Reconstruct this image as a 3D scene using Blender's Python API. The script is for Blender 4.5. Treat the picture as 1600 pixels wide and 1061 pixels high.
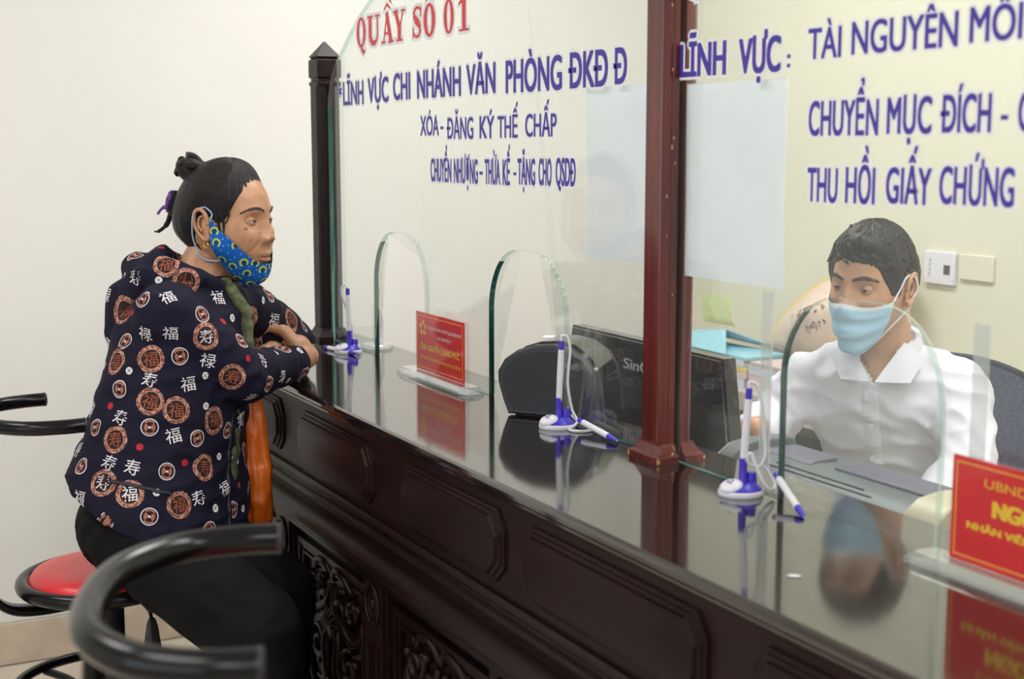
import bpy, bmesh, math, random
import numpy as np
from mathutils import Vector, Matrix, noise, kdtree
from mathutils.bvhtree import BVHTree
PI = math.pi
for o in list(bpy.data.objects):
    bpy.data.objects.remove(o)
SC = bpy.context.scene
COL = SC.collection
random.seed(7)

# ------------------------------------------------------------------ camera, light, exposure
cd = bpy.data.cameras.new('camera'); cam = bpy.data.objects.new('camera', cd); COL.objects.link(cam)
Rr = Vector((0.46286971, 0.88642633, 0.0)); Uu = Vector((-0.1244338, 0.06497623, 0.99009814)); Ff = Vector((-0.87764905, 0.45828643, -0.14037693))
cam.matrix_world = Matrix(((Rr.x, Uu.x, -Ff.x, 1.9918), (Rr.y, Uu.y, -Ff.y, -1.3283), (Rr.z, Uu.z, -Ff.z, 1.6), (0, 0, 0, 1)))
cd.sensor_fit = 'HORIZONTAL'; cd.sensor_width = 36.0; cd.lens = 2190 / 1600 * 36.0
cd.clip_start = 0.05; cd.clip_end = 50
cd.dof.use_dof = True; cd.dof.focus_distance = 2.92; cd.dof.aperture_fstop = 4.5
SC.camera = cam
w = bpy.data.worlds.new('world'); SC.world = w; w.use_nodes = True
w.node_tree.nodes['Background'].inputs[0].default_value = (0.9, 0.95, 1.0, 1); w.node_tree.nodes['Background'].inputs[1].default_value = 0.3
SC.view_settings.view_transform = 'Standard'; SC.view_settings.look = 'None'
SC.view_settings.gamma = 1.0; SC.view_settings.use_curve_mapping = False
SC.view_settings.exposure = 0.0
def area(name, loc, sx, sy, power, color, rot=(0, 0, 0)):
    l = bpy.data.lights.new(name, 'AREA'); l.shape = 'RECTANGLE'; l.size = sx; l.size_y = sy; l.energy = power; l.color = color
    o = bpy.data.objects.new(name, l); COL.objects.link(o); o.location = loc; o.rotation_euler = rot
    return o
LAMPS = [(-1.0, -2.1), (0.9, -2.1), (2.9, -2.1), (-1.0, 0.45), (0.9, 0.45), (2.9, 0.45)]
for lx, ly in LAMPS:
    area('ceiling_lamp_light', (lx, ly, 2.93), 1.15, 0.55, 17.5 if ly < 0 else 28.5, (1.0, 0.988, 0.975))
area('window_light', (2.0, -3.85, 1.75), 3.2, 1.5, 14, (0.86, 0.93, 1.0), (math.radians(90), 0, 0))

# ------------------------------------------------------------------ materials
def lin(r, g, b):
    f = lambda c: (c / 255) / 12.92 if c <= 10 else ((c / 255 + 0.055) / 1.055) ** 2.4
    return (f(r), f(g), f(b), 1)
MATS = {}
def mat(name, col, rough=0.5, metal=0.0, spec=0.5, noise_amt=0.0, noise_scale=20.0, bump=0.0, bump_scale=60.0, coat=0.0, sss=0.0, emit=None, trans=0.0, stretch=None, sheen=0.0):
    if name in MATS: return MATS[name]
    m = bpy.data.materials.new(name); m.use_nodes = True; nt = m.node_tree; b = nt.nodes['Principled BSDF']
    b.inputs['Base Color'].default_value = col; b.inputs['Roughness'].default_value = rough; b.inputs['Metallic'].default_value = metal
    b.inputs['Specular IOR Level'].default_value = spec; b.inputs['Coat Weight'].default_value = coat; b.inputs['Coat Roughness'].default_value = 0.08
    b.inputs['Transmission Weight'].default_value = trans; b.inputs['Sheen Weight'].default_value = sheen
    if sss:
        b.inputs['Subsurface Weight'].default_value = sss; b.inputs['Subsurface Radius'].default_value = (0.012, 0.005, 0.003); b.inputs['Subsurface Scale'].default_value = 0.6
    if emit:
        b.inputs['Emission Color'].default_value = col; b.inputs['Emission Strength'].default_value = emit
    tc = nt.nodes.new('ShaderNodeTexCoord'); mp = nt.nodes.new('ShaderNodeMapping'); nt.links.new(tc.outputs['Object'], mp.inputs[0])
    if stretch: mp.inputs['Scale'].default_value = stretch
    if noise_amt:
        n = nt.nodes.new('ShaderNodeTexNoise'); n.inputs['Scale'].default_value = noise_scale; n.inputs['Detail'].default_value = 5
        nt.links.new(mp.outputs[0], n.inputs['Vector'])
        mr = nt.nodes.new('ShaderNodeMapRange'); mr.inputs['From Min'].default_value = 0.3; mr.inputs['From Max'].default_value = 0.7
        mr.inputs['To Min'].default_value = 1 - noise_amt; mr.inputs['To Max'].default_value = 1 + noise_amt
        nt.links.new(n.outputs[0], mr.inputs[0])
        mx = nt.nodes.new('ShaderNodeVectorMath'); mx.operation = 'SCALE'; mx.inputs[0].default_value = col[:3]; nt.links.new(mr.outputs[0], mx.inputs['Scale'])
        nt.links.new(mx.outputs[0], b.inputs['Base Color'])
    if bump:
        n2 = nt.nodes.new('ShaderNodeTexNoise'); n2.inputs['Scale'].default_value = bump_scale; n2.inputs['Detail'].default_value = 4
        nt.links.new(mp.outputs[0], n2.inputs['Vector'])
        bp = nt.nodes.new('ShaderNodeBump'); bp.inputs['Strength'].default_value = 1.0; bp.inputs['Distance'].default_value = bump
        nt.links.new(n2.outputs[0], bp.inputs['Height']); nt.links.new(bp.outputs[0], b.inputs['Normal'])
    MATS[name] = m
    return m

class NG:
    """tiny node graph helper"""
    def __init__(s, m): s.nt = m.node_tree
    def put(s, sock, v):
        if isinstance(v, bpy.types.NodeSocket): s.nt.links.new(v, sock)
        else: sock.default_value = v
    def m(s, op, a, b=0.0, c=0.0):
        n = s.nt.nodes.new('ShaderNodeMath'); n.operation = op; s.put(n.inputs[0], a); s.put(n.inputs[1], b); s.put(n.inputs[2], c); return n.outputs[0]
    def mix(s, f, a, b):
        n = s.nt.nodes.new('ShaderNodeMix'); n.data_type = 'RGBA'; s.put(n.inputs[0], f); s.put(n.inputs[6], a); s.put(n.inputs[7], b); return n.outputs[2]
    def inr(s, v, lo, hi):
        return s.m('MULTIPLY', s.m('GREATER_THAN', v, lo), s.m('LESS_THAN', v, hi))

wall_white = mat('wall_paint_white', (0.775, 0.765, 0.735, 1), 0.75, bump=0.0006, bump_scale=35, noise_amt=0.012, noise_scale=3)
wall_cream = mat('wall_paint_cream', (0.745, 0.735, 0.595, 1), 0.75, bump=0.0006, bump_scale=35, noise_amt=0.015, noise_scale=3)
ceil_m = mat('ceiling_paint', (0.82, 0.81, 0.78, 1), 0.8, bump=0.0004)
tile_m = mat('floor_tile_cream', (0.66, 0.59, 0.49, 1), 0.22, noise_amt=0.10, noise_scale=6, spec=0.5)
marble_m = mat('skirting_tile_beige', (0.60, 0.49, 0.39, 1), 0.3, noise_amt=0.14, noise_scale=11)
grout_m = mat('grout', (0.30, 0.27, 0.23, 1), 0.9, noise_amt=0.1)
wood_top = mat('varnished_dark_wood_top', (0.012, 0.006, 0.0055, 1), 0.085, noise_amt=0.35, noise_scale=14, stretch=(0.6, 6, 6), bump=0.00003, bump_scale=26, coat=0.5, spec=0.9)
wood_dk = mat('varnished_dark_wood', (0.009, 0.0026, 0.0026, 1), 0.40, spec=0.22, noise_amt=0.45, noise_scale=9, stretch=(0.7, 4, 4), bump=0.0004, bump_scale=30, coat=0.0)
wood_pl = mat('dark_wood_panel', (0.013, 0.0042, 0.0042, 1), 0.42, spec=0.16, noise_amt=0.35, noise_scale=7, stretch=(0.7, 4, 4), coat=0.0)
wood_red = mat('varnished_red_wood', (0.105, 0.010, 0.008, 1), 0.25, noise_amt=0.35, noise_scale=7, stretch=(6, 6, 0.5), bump=0.0004, bump_scale=20, coat=0.4)
wood_chip = mat('bare_wood_chip', (0.45, 0.27, 0.12, 1), 0.8, noise_amt=0.2)
blk_metal = mat('black_enamelled_steel', (0.004, 0.004, 0.0045, 1), 0.20, bump=0.0001, bump_scale=80, coat=0.0, spec=0.28)
blk_plastic = mat('black_plastic', (0.014, 0.014, 0.016, 1), 0.45, bump=0.0001, bump_scale=300)
blk_gloss = mat('glossy_black_plastic', (0.010, 0.010, 0.011, 1), 0.12, noise_amt=0.1, coat=0.3)
dkgrey_pl = mat('charcoal_plastic', (0.026, 0.027, 0.033, 1), 0.38, bump=0.00015, bump_scale=400)
red_vinyl = mat('red_vinyl', (0.70, 0.028, 0.035, 1), 0.33, bump=0.0002, bump_scale=200, noise_amt=0.04)
white_pl = mat('white_plastic', (0.78, 0.77, 0.84, 1), 0.3, noise_amt=0.01, spec=0.5)
blue_pl = mat('royal_blue_plastic', (0.055, 0.035, 0.52, 1), 0.3, noise_amt=0.03)
cord_m = mat('white_cord', (0.72, 0.71, 0.75, 1), 0.4, bump=0.0004, bump_scale=500)
paper_m = mat('pale_blue_white_paper', (0.90, 0.93, 1.0, 1), 0.7, noise_amt=0.02, noise_scale=12, bump=0.0008, bump_scale=9)
note_m = mat('pale_yellow_note_paper', (0.74, 0.82, 0.45, 1), 0.7, noise_amt=0.02)
violet_m = mat('violet_vinyl_letters', (0.055, 0.035, 0.34, 1), 0.5, noise_amt=0.03)
redlet_m = mat('red_vinyl_letters', (0.72, 0.055, 0.065, 1), 0.5, noise_amt=0.03)
whitelet_m = mat('white_vinyl_outline', (0.85, 0.85, 0.88, 1), 0.5, noise_amt=0.01)
sign_red = mat('sign_card_red', (0.76, 0.016, 0.020, 1), 0.35, noise_amt=0.04, noise_scale=40)
sign_yel = mat('sign_print_yellow', (0.95, 0.62, 0.03, 1), 0.4, noise_amt=0.03)
sign_org = mat('sign_border_orange', (0.90, 0.36, 0.05, 1), 0.4, noise_amt=0.03)
sign_wht = mat('sign_print_white', (0.85, 0.82, 0.85, 1), 0.4, noise_amt=0.03)
grey_pr = mat('grey_printer_plastic', (0.105, 0.120, 0.127, 1), 0.38, bump=0.0001, bump_scale=300, noise_amt=0.03)
lav_pr = mat('lavender_grey_panel', (0.110, 0.104, 0.150, 1), 0.45, noise_amt=0.04)
dk_groove = mat('dark_groove', (0.06, 0.065, 0.07, 1), 0.6, noise_amt=0.05)
cream_pl = mat('cream_plastic', (0.46, 0.42, 0.30, 1), 0.4, noise_amt=0.02)
skin_w = mat('skin_warm_weathered', (0.46, 0.235, 0.130, 1), 0.42, noise_amt=0.16, noise_scale=38, sss=0.12, bump=0.0005, bump_scale=160)
skin_m = mat('skin_light_tan', (0.56, 0.30, 0.185, 1), 0.45, noise_amt=0.05, noise_scale=30, sss=0.12)
lip_m = mat('lip_skin', (0.34, 0.13, 0.09, 1), 0.5, noise_amt=0.08, noise_scale=90)
hair_m = mat('black_hair', (0.012, 0.010, 0.010, 1), 0.33, noise_amt=0.4, noise_scale=24, stretch=(1, 1, 7), bump=0.0022, bump_scale=150, spec=0.22)
hair2_m = mat('short_black_hair', (0.010, 0.009, 0.010, 1), 0.45, noise_amt=0.4, noise_scale=60, bump=0.002, bump_scale=160, spec=0.3)
brow_m = mat('eyebrow_hair', (0.060, 0.036, 0.028, 1), 0.8, noise_amt=0.3, noise_scale=200)
eye_w = mat('eye_white', (0.62, 0.55, 0.50, 1), 0.15, noise_amt=0.03)
iris_m = mat('dark_iris', (0.012, 0.008, 0.006, 1), 0.08, noise_amt=0.1)
trouser_m = mat('black_trouser_cloth', (0.0045, 0.0045, 0.0050, 1), 0.85, spec=0.15, bump=0.0006, bump_scale=40, noise_amt=0.2)
shirt_m = mat('white_shirt_cotton', (0.76, 0.745, 0.83, 1), 0.75, bump=0.0008, bump_scale=22, noise_amt=0.015)
surg_m = mat('pale_blue_surgical_fabric', (0.42, 0.68, 0.90, 1), 0.65, noise_amt=0.03, noise_scale=20, bump=0.0003, bump_scale=500)
surgw_m = mat('white_mask_trim', (0.76, 0.78, 0.88, 1), 0.65, noise_amt=0.02)
gold_m = mat('gold_metal', (0.80, 0.50, 0.12, 1), 0.25, metal=1.0, noise_amt=0.05)
jade_m = mat('orange_stone_bangle', (0.55, 0.09, 0.02, 1), 0.12, noise_amt=0.2)
purple_m = mat('purple_fabric_tie', (0.13, 0.045, 0.27, 1), 0.7, noise_amt=0.25, noise_scale=120)
bag_m = mat('orange_plastic_film', (0.78, 0.15, 0.012, 1), 0.26, noise_amt=0.15, noise_scale=12, bump=0.004, bump_scale=22, coat=0.3)
chair_m = mat('blue_grey_mesh_fabric', (0.085, 0.105, 0.150, 1), 0.8, noise_amt=0.35, noise_scale=160, bump=0.001, bump_scale=300)
desk_m = mat('pale_desk_laminate', (0.55, 0.50, 0.44, 1), 0.4, noise_amt=0.06)
lamp_m = mat('lamp_diffuser', (1, 0.98, 0.95, 1), 0.5, emit=2.0)

def glass_mat(name, tint, boost=1.0, haze=0.03):
    m = bpy.data.materials.new(name); m.use_nodes = True; nt = m.node_tree; nt.nodes.clear(); g = NG(m)
    out = nt.nodes.new('ShaderNodeOutputMaterial'); tr = nt.nodes.new('ShaderNodeBsdfTransparent'); gl = nt.nodes.new('ShaderNodeBsdfGlossy'); df = nt.nodes.new('ShaderNodeBsdfDiffuse')
    tr.inputs[0].default_value = tint; gl.inputs['Roughness'].default_value = 0.015; gl.inputs[0].default_value = (0.95, 0.98, 0.97, 1); df.inputs[0].default_value = (0.8, 0.82, 0.82, 1)
    geo = nt.nodes.new('ShaderNodeNewGeometry'); vm = nt.nodes.new('ShaderNodeVectorMath'); vm.operation = 'DOT_PRODUCT'
    nt.links.new(geo.outputs['Normal'], vm.inputs[0]); nt.links.new(geo.outputs['Incoming'], vm.inputs[1])
    c = g.m('ABSOLUTE', vm.outputs['Value']); s = g.m('POWER', g.m('SUBTRACT', 1.0, c), 5.0)
    f = g.m('MULTIPLY', g.m('ADD', g.m('MULTIPLY', s, 0.96), 0.04), boost)
    tcn = nt.nodes.new('ShaderNodeTexCoord'); nz = nt.nodes.new('ShaderNodeTexNoise'); nz.inputs['Scale'].default_value = 5; nt.links.new(tcn.outputs['Object'], nz.inputs['Vector'])
    h = g.m('MULTIPLY', nz.outputs[0], haze * 2)
    m1 = nt.nodes.new('ShaderNodeMixShader'); nt.links.new(h, m1.inputs[0]); nt.links.new(tr.outputs[0], m1.inputs[1]); nt.links.new(df.outputs[0], m1.inputs[2])
    m2 = nt.nodes.new('ShaderNodeMixShader'); nt.links.new(f, m2.inputs[0]); nt.links.new(m1.outputs[0], m2.inputs[1]); nt.links.new(gl.outputs[0], m2.inputs[2])
    nt.links.new(m2.outputs[0], out.inputs[0]); return m
glass_m = glass_mat('clear_glass', (0.972, 0.985, 0.975, 1), 1.1, 0.020)
acryl_m = glass_mat('clear_acrylic', (0.93, 0.94, 0.96, 1), 1.8, 0.12)
sheet_m = glass_mat('thin_clear_acrylic_sheet', (0.97, 0.97, 0.98, 1), 0.5, 0.01)
strip_m = glass_mat('pale_translucent_strip', (0.90, 0.91, 0.91, 1), 1.5, 0.30)
edge_lit = glass_mat('green_glass_edge_lit', (.66, .78, .75, 1), 1.0, .10)  # lit copy of the green edge: its brighter look is painted as colour
edge_m = mat('green_glass_edge', (0.012, 0.085, 0.070, 1), 0.12, noise_amt=0.25, noise_scale=9)

# ------------------------------------------------------------------ geometry helpers
def V(*a): return Vector(a)
class MB:
    def __init__(s): s.v = []; s.f = []; s.mi = []
    def add(s, vs, fs, mi=0):
        n = len(s.v); s.v += [tuple(p) for p in vs]; s.f += [tuple(i + n for i in f) for f in fs]; s.mi += [mi] * len(fs); return s
    def box(s, x0, x1, y0, y1, z0, z1, mi=0):
        return s.add([(x0, y0, z0), (x1, y0, z0), (x1, y1, z0), (x0, y1, z0), (x0, y0, z1), (x1, y0, z1), (x1, y1, z1), (x0, y1, z1)],
                     [(0, 3, 2, 1), (4, 5, 6, 7), (0, 1, 5, 4), (1, 2, 6, 5), (2, 3, 7, 6), (3, 0, 4, 7)], mi)
    def loft(s, rings, cap=True, closed=False, mi=0):
        n = len(rings[0]); vs = [p for r in rings for p in r]; fs = []; R = len(rings)
        for i in range(R if closed else R - 1):
            a = i * n; b = ((i + 1) % R) * n
            for j in range(n): k = (j + 1) % n; fs.append((a + j, a + k, b + k, b + j))
        if cap and not closed: fs.append(tuple(range(n))[::-1]); fs.append(tuple((R - 1) * n + j for j in range(n)))
        return s.add(vs, fs, mi)
    def prism(s, poly, axis, a, b, mi=0):
        """poly 2d; axis 'x': (y,z) 'y': (x,z) 'z': (x,y)"""
        def P(p, t): return {'x': (t, p[0], p[1]), 'y': (p[0], t, p[1]), 'z': (p[0], p[1], t)}[axis]
        return s.loft([[P(p, a) for p in poly], [P(p, b) for p in poly]], mi=mi)
    def tube(s, path, r, seg=12, closed=False, mi=0, flat=None):
        P = [Vector(p) for p in path]; n = len(P); rad = r if isinstance(r, (list, tuple)) else [r] * n
        up = None; rings = []
        for i in range(n):
            if closed: t = P[(i + 1) % n] - P[i - 1]
            else: t = P[min(i + 1, n - 1)] - P[max(i - 1, 0)]
            t.normalize()
            if up is None:
                up = Vector((0, 0, 1)) if abs(t.z) < 0.9 else Vector((0, 1, 0))
            up = (up - t * up.dot(t)).normalized(); sd = t.cross(up)
            ru, rs = (rad[i], rad[i]) if flat is None else (rad[i] * flat, rad[i])
            rings.append([P[i] + up * (math.sin(2 * PI * j / seg) * ru) + sd * (math.cos(2 * PI * j / seg) * rs) for j in range(seg)])
        return s.loft(rings, closed=closed, mi=mi)
    def cap_(s, p0, p1, r0, r1, seg=16, mi=0):
        """capsule with hemispherical ends"""
        p0, p1 = Vector(p0), Vector(p1); d = p1 - p0; L = d.length
        if L < 1e-6: d = Vector((0, 0, 1)); L = 0
        d.normalize(); pts = []; rr = []
        for k in range(1, 6): a = PI / 2 * k / 5; pts.append(p0 - d * (r0 * math.cos(a))); rr.append(r0 * math.sin(a))
        m = max(2, int(L / 0.03))
        for k in range(1, m): pts.append(p0.lerp(p1, k / m)); rr.append(r0 + (r1 - r0) * k / m)
        for k in range(5, 0, -1): a = PI / 2 * k / 5; pts.append(p1 + d * (r1 * math.cos(a))); rr.append(r1 * math.sin(a))
        up = Vector((0, 0, 1)) if abs(d.z) < 0.9 else Vector((0, 1, 0)); up = (up - d * up.dot(d)).normalized(); sd = d.cross(up)
        return s.loft([[p + up * (math.sin(2 * PI * j / seg) * q) + sd * (math.cos(2 * PI * j / seg) * q) for j in range(seg)] for p, q in zip(pts, rr)], mi=mi)
    def ell(s, c, r, M=None, nu=24, nv=14, mi=0):
        rings = []; c = Vector(c); M = M or Matrix.Identity(3)
        for i in range(1, nv):
            a = PI * i / nv
            rings.append([c + M @ Vector((r[0] * math.sin(a) * math.cos(2 * PI * j / nu), r[1] * math.sin(a) * math.sin(2 * PI * j / nu), -r[2] * math.cos(a))) for j in range(nu)])
        return s.loft(rings, mi=mi)
    def lathe(s, prof, c=(0, 0, 0), seg=40, mi=0, sx=1, sy=1):
        return s.loft([[(c[0] + r * sx * math.cos(2 * PI * j / seg), c[1] + r * sy * math.sin(2 * PI * j / seg), c[2] + z) for j in range(seg)] for r, z in prof], mi=mi)
    def grid(s, fn, nu, nv, mi=0, wrap=False):
        vs = [fn(i / nu, j / nv) for j in range(nv + 1) for i in range(nu + (0 if wrap else 1))]; W = nu + (0 if wrap else 1)
        fs = [(j * W + i, j * W + (i + 1) % W, (j + 1) * W + (i + 1) % W, (j + 1) * W + i) for j in range(nv) for i in range(nu)]
        return s.add(vs, fs, mi)
    def xf(s, M):
        s.v = [tuple(M @ Vector(p)) for p in s.v]; return s
    def mesh(s, name):
        me = bpy.data.meshes.new(name); me.from_pydata(s.v, [], s.f); me.validate(); return me
    def build(s, name, mats, parent=None, smooth=35, bevel=0, world=False, fix=True, solid=0):
        if not isinstance(mats, (list, tuple)): mats = [mats]
        me = s.mesh(name)
        if len(me.polygons) == len(s.mi): me.polygons.foreach_set('material_index', s.mi)
        for m in mats: me.materials.append(m)
        finish(me, smooth, fix)
        return link(name, me, parent, bevel, world, solid)
def finish(me, smooth=35, fix=True):
    bm = bmesh.new(); bm.from_mesh(me)
    if fix: bmesh.ops.recalc_face_normals(bm, faces=bm.faces)
    for f in bm.faces: f.smooth = smooth > 0
    if smooth > 0:
        la = math.radians(smooth)
        for e in bm.edges: e.smooth = len(e.link_faces) == 2 and e.calc_face_angle(0) < la
    bm.to_mesh(me); bm.free()
def link(name, me, parent=None, bevel=0, world=False, solid=0):
    o = bpy.data.objects.new(name, me); COL.objects.link(o)
    if parent:
        o.parent = parent
        if world: o.matrix_parent_inverse = world_m(parent).inverted()
    if solid:
        md = o.modifiers.new('solid', 'SOLIDIFY'); md.thickness = solid; md.offset = 0
    if bevel:
        md = o.modifiers.new('bevel', 'BEVEL'); md.width = bevel; md.segments = 2; md.limit_method = 'ANGLE'; md.angle_limit = math.radians(40)
    return o
def world_m(o):
    M = Matrix.Translation(o.location) @ o.rotation_euler.to_matrix().to_4x4() @ Matrix.Diagonal((*o.scale, 1))
    return world_m(o.parent) @ o.matrix_parent_inverse @ M if o.parent else M
def tag(o, label, cat, group=None, kind=None):
    o['label'] = label; o['category'] = cat
    if group: o['group'] = group
    if kind: o['kind'] = kind
    return o
def thing(name, label, cat, loc=(0, 0, 0), rz=0, group=None):
    o = bpy.data.objects.new(name, None); COL.objects.link(o); o.empty_display_size = 0.1
    o.location = loc; o.rotation_euler = (0, 0, rz); return tag(o, label, cat, group)
def struct(o): o['kind'] = 'structure'; return o
def arc(cx, cy, r, a0, a1, n, ry=None):
    ry = ry or r
    return [(cx + r * math.cos(math.radians(a0 + (a1 - a0) * i / n)), cy + ry * math.sin(math.radians(a0 + (a1 - a0) * i / n))) for i in range(n + 1)]
def spline(pts, n=8):
    P = [Vector(p) for p in pts]; out = []
    for i in range(len(P) - 1):
        a = P[max(i - 1, 0)]; b = P[i]; c = P[i + 1]; d = P[min(i + 2, len(P) - 1)]
        for k in range(n):
            t = k / n; out.append(0.5 * ((2 * b) + (c - a) * t + (2 * a - 5 * b + 4 * c - d) * t * t + (3 * b - a - 3 * c + d) * t ** 3))
    out.append(P[-1]); return out
def fuse(mb, voxel, smooth=4, fac=0.6):
    me = mb.mesh('tmp'); finish(me, 0)
    o = bpy.data.objects.new('tmp', me); COL.objects.link(o)
    r = o.modifiers.new('r', 'REMESH'); r.mode = 'VOXEL'; r.voxel_size = voxel
    if smooth: q = o.modifiers.new('s', 'SMOOTH'); q.iterations = smooth; q.factor = fac
    bpy.context.view_layer.update()
    out = bpy.data.meshes.new_from_object(o.evaluated_get(bpy.context.evaluated_depsgraph_get()))
    bpy.data.objects.remove(o); bpy.data.meshes.remove(me)
    for p in out.polygons: p.use_smooth = True
    return out
def displace(me, fn):
    me.update(); n = len(me.vertices); co = np.empty(n * 3); me.vertices.foreach_get('co', co); no = [v.normal.copy() for v in me.vertices]; co = co.reshape(-1, 3)
    for i in range(n):
        d = fn(Vector(co[i]), no[i]); co[i] += np.array(no[i]) * d
    me.vertices.foreach_set('co', co.ravel()); me.update()

# ---- text
TXT = {}
def text_geo(s, offset=0.0):
    k = (s, offset)
    if k in TXT: return TXT[k]
    c = bpy.data.curves.new('t', 'FONT'); c.body = s; c.offset = offset; c.resolution_u = 5; o = bpy.data.objects.new('t', c); COL.objects.link(o)
    bpy.context.view_layer.update()
    me = bpy.data.meshes.new_from_object(o.evaluated_get(bpy.context.evaluated_depsgraph_get()))
    vs = [tuple(v.co) for v in me.vertices]; fs = [tuple(p.vertices) for p in me.polygons]
    bpy.data.objects.remove(o); bpy.data.curves.remove(c); bpy.data.meshes.remove(me)
    TXT[k] = (vs, fs); return TXT[k]
def put_text(mb, s, x0, x1, z0, cap, fn, off=0.0, halo=0.0, mi=0):
    """fit text s between x0..x1 with base z0 and capital height cap; off thickens the strokes, halo spreads them"""
    vb, fs = text_geo(s.replace('Đ', 'D').replace('đ', 'd'), 0.0); vb = list(vb); fs = list(fs)
    for i, ch in enumerate(s):
        if ch in 'Đđ':
            q = s[:i].replace('Đ', 'D').replace('đ', 'd'); me_ = 'D' if ch == 'Đ' else 'd'
            w1 = max(v[0] for v in text_geo(q + me_, 0.0)[0]); g = text_geo(me_, 0.0)[0]; wd = max(v[0] for v in g) - min(v[0] for v in g); xl = w1 - wd; n = len(vb)
            a, b_, z1, z2 = (xl - .09, xl + .30, .305, .385) if ch == 'Đ' else (xl + wd * .45, xl + wd * 1.12, .56, .61)
            vb += [(a, z1, 0), (b_, z1, 0), (b_, z2, 0), (a, z2, 0)]; fs.append((n, n + 1, n + 2, n + 3))
    xa = min(v[0] for v in vb); xb = max(v[0] for v in vb)
    off = max(off, 0.0) * 1.7; k = (x1 - x0) / (xb - xa + 2 * off); kz = cap / (0.682 + off * .8)
    if halo:
        hx = cap * .085 / k; hz = cap * .085 / kz
        sh = [(math.cos(a) * (hx + off), math.sin(a) * (hz + off * .4)) for a in [PI / 5 * i for i in range(10)]]
    else: sh = [(-off, -off * .35), (off, -off * .35), (0, 0), (-off, off * .35), (off, off * .35)] if off else [(0, 0)]
    for i, (dx, dz) in enumerate(sh):
        mb.add([Vector(fn(x0 + (v[0] - xa + off + dx) * k, z0 + (v[1] + off * .4 + dz) * kz)) + Vector((0, i * 8e-6, 0)) for v in vb], fs, mi)

# ================================================================== SETTING
X0, X1, Y0, Y1, ZC = -2.4, 4.6, -4.0, 1.6, 3.0
def wall(name, x0, x1, y0, y1, z0, z1, m):
    return struct(MB().box(x0, x1, y0, y1, z0, z1).build(name, m, smooth=0))
wall('wall_left', X0 - 0.1, X0, Y0 - 0.1, Y1 + 0.1, -0.05, ZC, wall_white)
wall('wall_back', X0, X1, Y1, Y1 + 0.1, -0.05, ZC, wall_cream)
wall('wall_right', X1, X1 + 0.1, Y0 - 0.1, Y1 + 0.1, -0.05, ZC, wall_white)
wall('wall_front', X0, X1, Y0 - 0.1, Y0, -0.05, ZC, wall_white)
wall('ceiling', X0 - 0.1, X1 + 0.1, Y0 - 0.1, Y1 + 0.1, ZC, ZC + 0.1, ceil_m)
floor = wall('floor', X0 - 0.1, X1 + 0.1, Y0 - 0.1, Y1 + 0.1, -0.1, -0.004, grout_m)
def tile_mesh(sx, sy, sz, name, m, b=0.0015):
    me = MB().box(0, sx, 0, sy, 0, sz).mesh(name); bm = bmesh.new(); bm.from_mesh(me)
    bmesh.ops.bevel(bm, geom=[e for e in bm.edges if all(v.co.z > sz - 1e-6 for v in e.verts)], offset=b, segments=1, affect='EDGES'); bm.to_mesh(me); bm.free()
    me.materials.append(m); return me
tm = tile_mesh(0.497, 0.497, 0.004, 'floor_tile', tile_m)
for i in range(12):
    for j in range(8):
        o = bpy.data.objects.new('floor_tile', tm); COL.objects.link(o); o.parent = floor; o.location = (X0 + 0.012 + i * 0.5, -2.85 + j * 0.5, -0.004)
bb = struct(MB().box(X0, X0 + 0.004, Y0, Y1, 0, 0.132).build('baseboard_left', grout_m, smooth=0))
sm_ = tile_mesh(0.130, 0.497, 0.012, 'skirting_tile', marble_m)
for j in range(9):
    o = bpy.data.objects.new('skirting_tile', sm_); COL.objects.link(o); o.parent = bb
    o.rotation_euler = (0, PI / 2, 0); o.location = (X0, -2.85 + j * 0.5, 0.132) if j < 8 else (X0, -3.35, 0.132)
struct(MB().box(X0 + 0.012, X1, Y1 - 0.012, Y1, 0, 0.132).build('baseboard_back', marble_m, bevel=0.001))
for k, (lx, ly) in enumerate(LAMPS):
    t = thing('ceiling_light', 'white framed flat fluorescent ceiling light above the hall', 'ceiling light', (lx, ly, 2.94), 0, 'ceiling lights')
    fr = MB()
    for a in ((-.63, .63, -.33, -.30), (-.63, .63, .30, .33), (-.63, -.60, -.30, .30), (.60, .63, -.30, .30)): fr.box(*a, 0, .06)
    fr.build('frame', ceil_m, t, bevel=.003); MB().box(-.6, .6, -.3, .3, .03, .045).build('diffuser', lamp_m, t, smooth=0)
# window behind the photographer, the source of the cool light
t = thing('window_frame_unit', 'wide aluminium framed window behind the photographer', 'window', (2.0, -3.99, 1.0))
fr = MB()
for a in ((-1.7, 1.7, 0, .04, -.06, 0), (-1.7, 1.7, 0, .04, 1.5, 1.56), (-1.7, -1.64, 0, .04, 0, 1.5), (1.64, 1.7, 0, .04, 0, 1.5), (-.03, .03, 0, .04, 0, 1.5)): fr.box(*a)
fr.build('frame', ceil_m, t, bevel=.003)
MB().box(-1.64, 1.64, .0, .012, 0, 1.5).build('pane', mat('daylit_pane', (.82, .9, 1, 1), .4, emit=.9), t, smooth=0)

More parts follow.
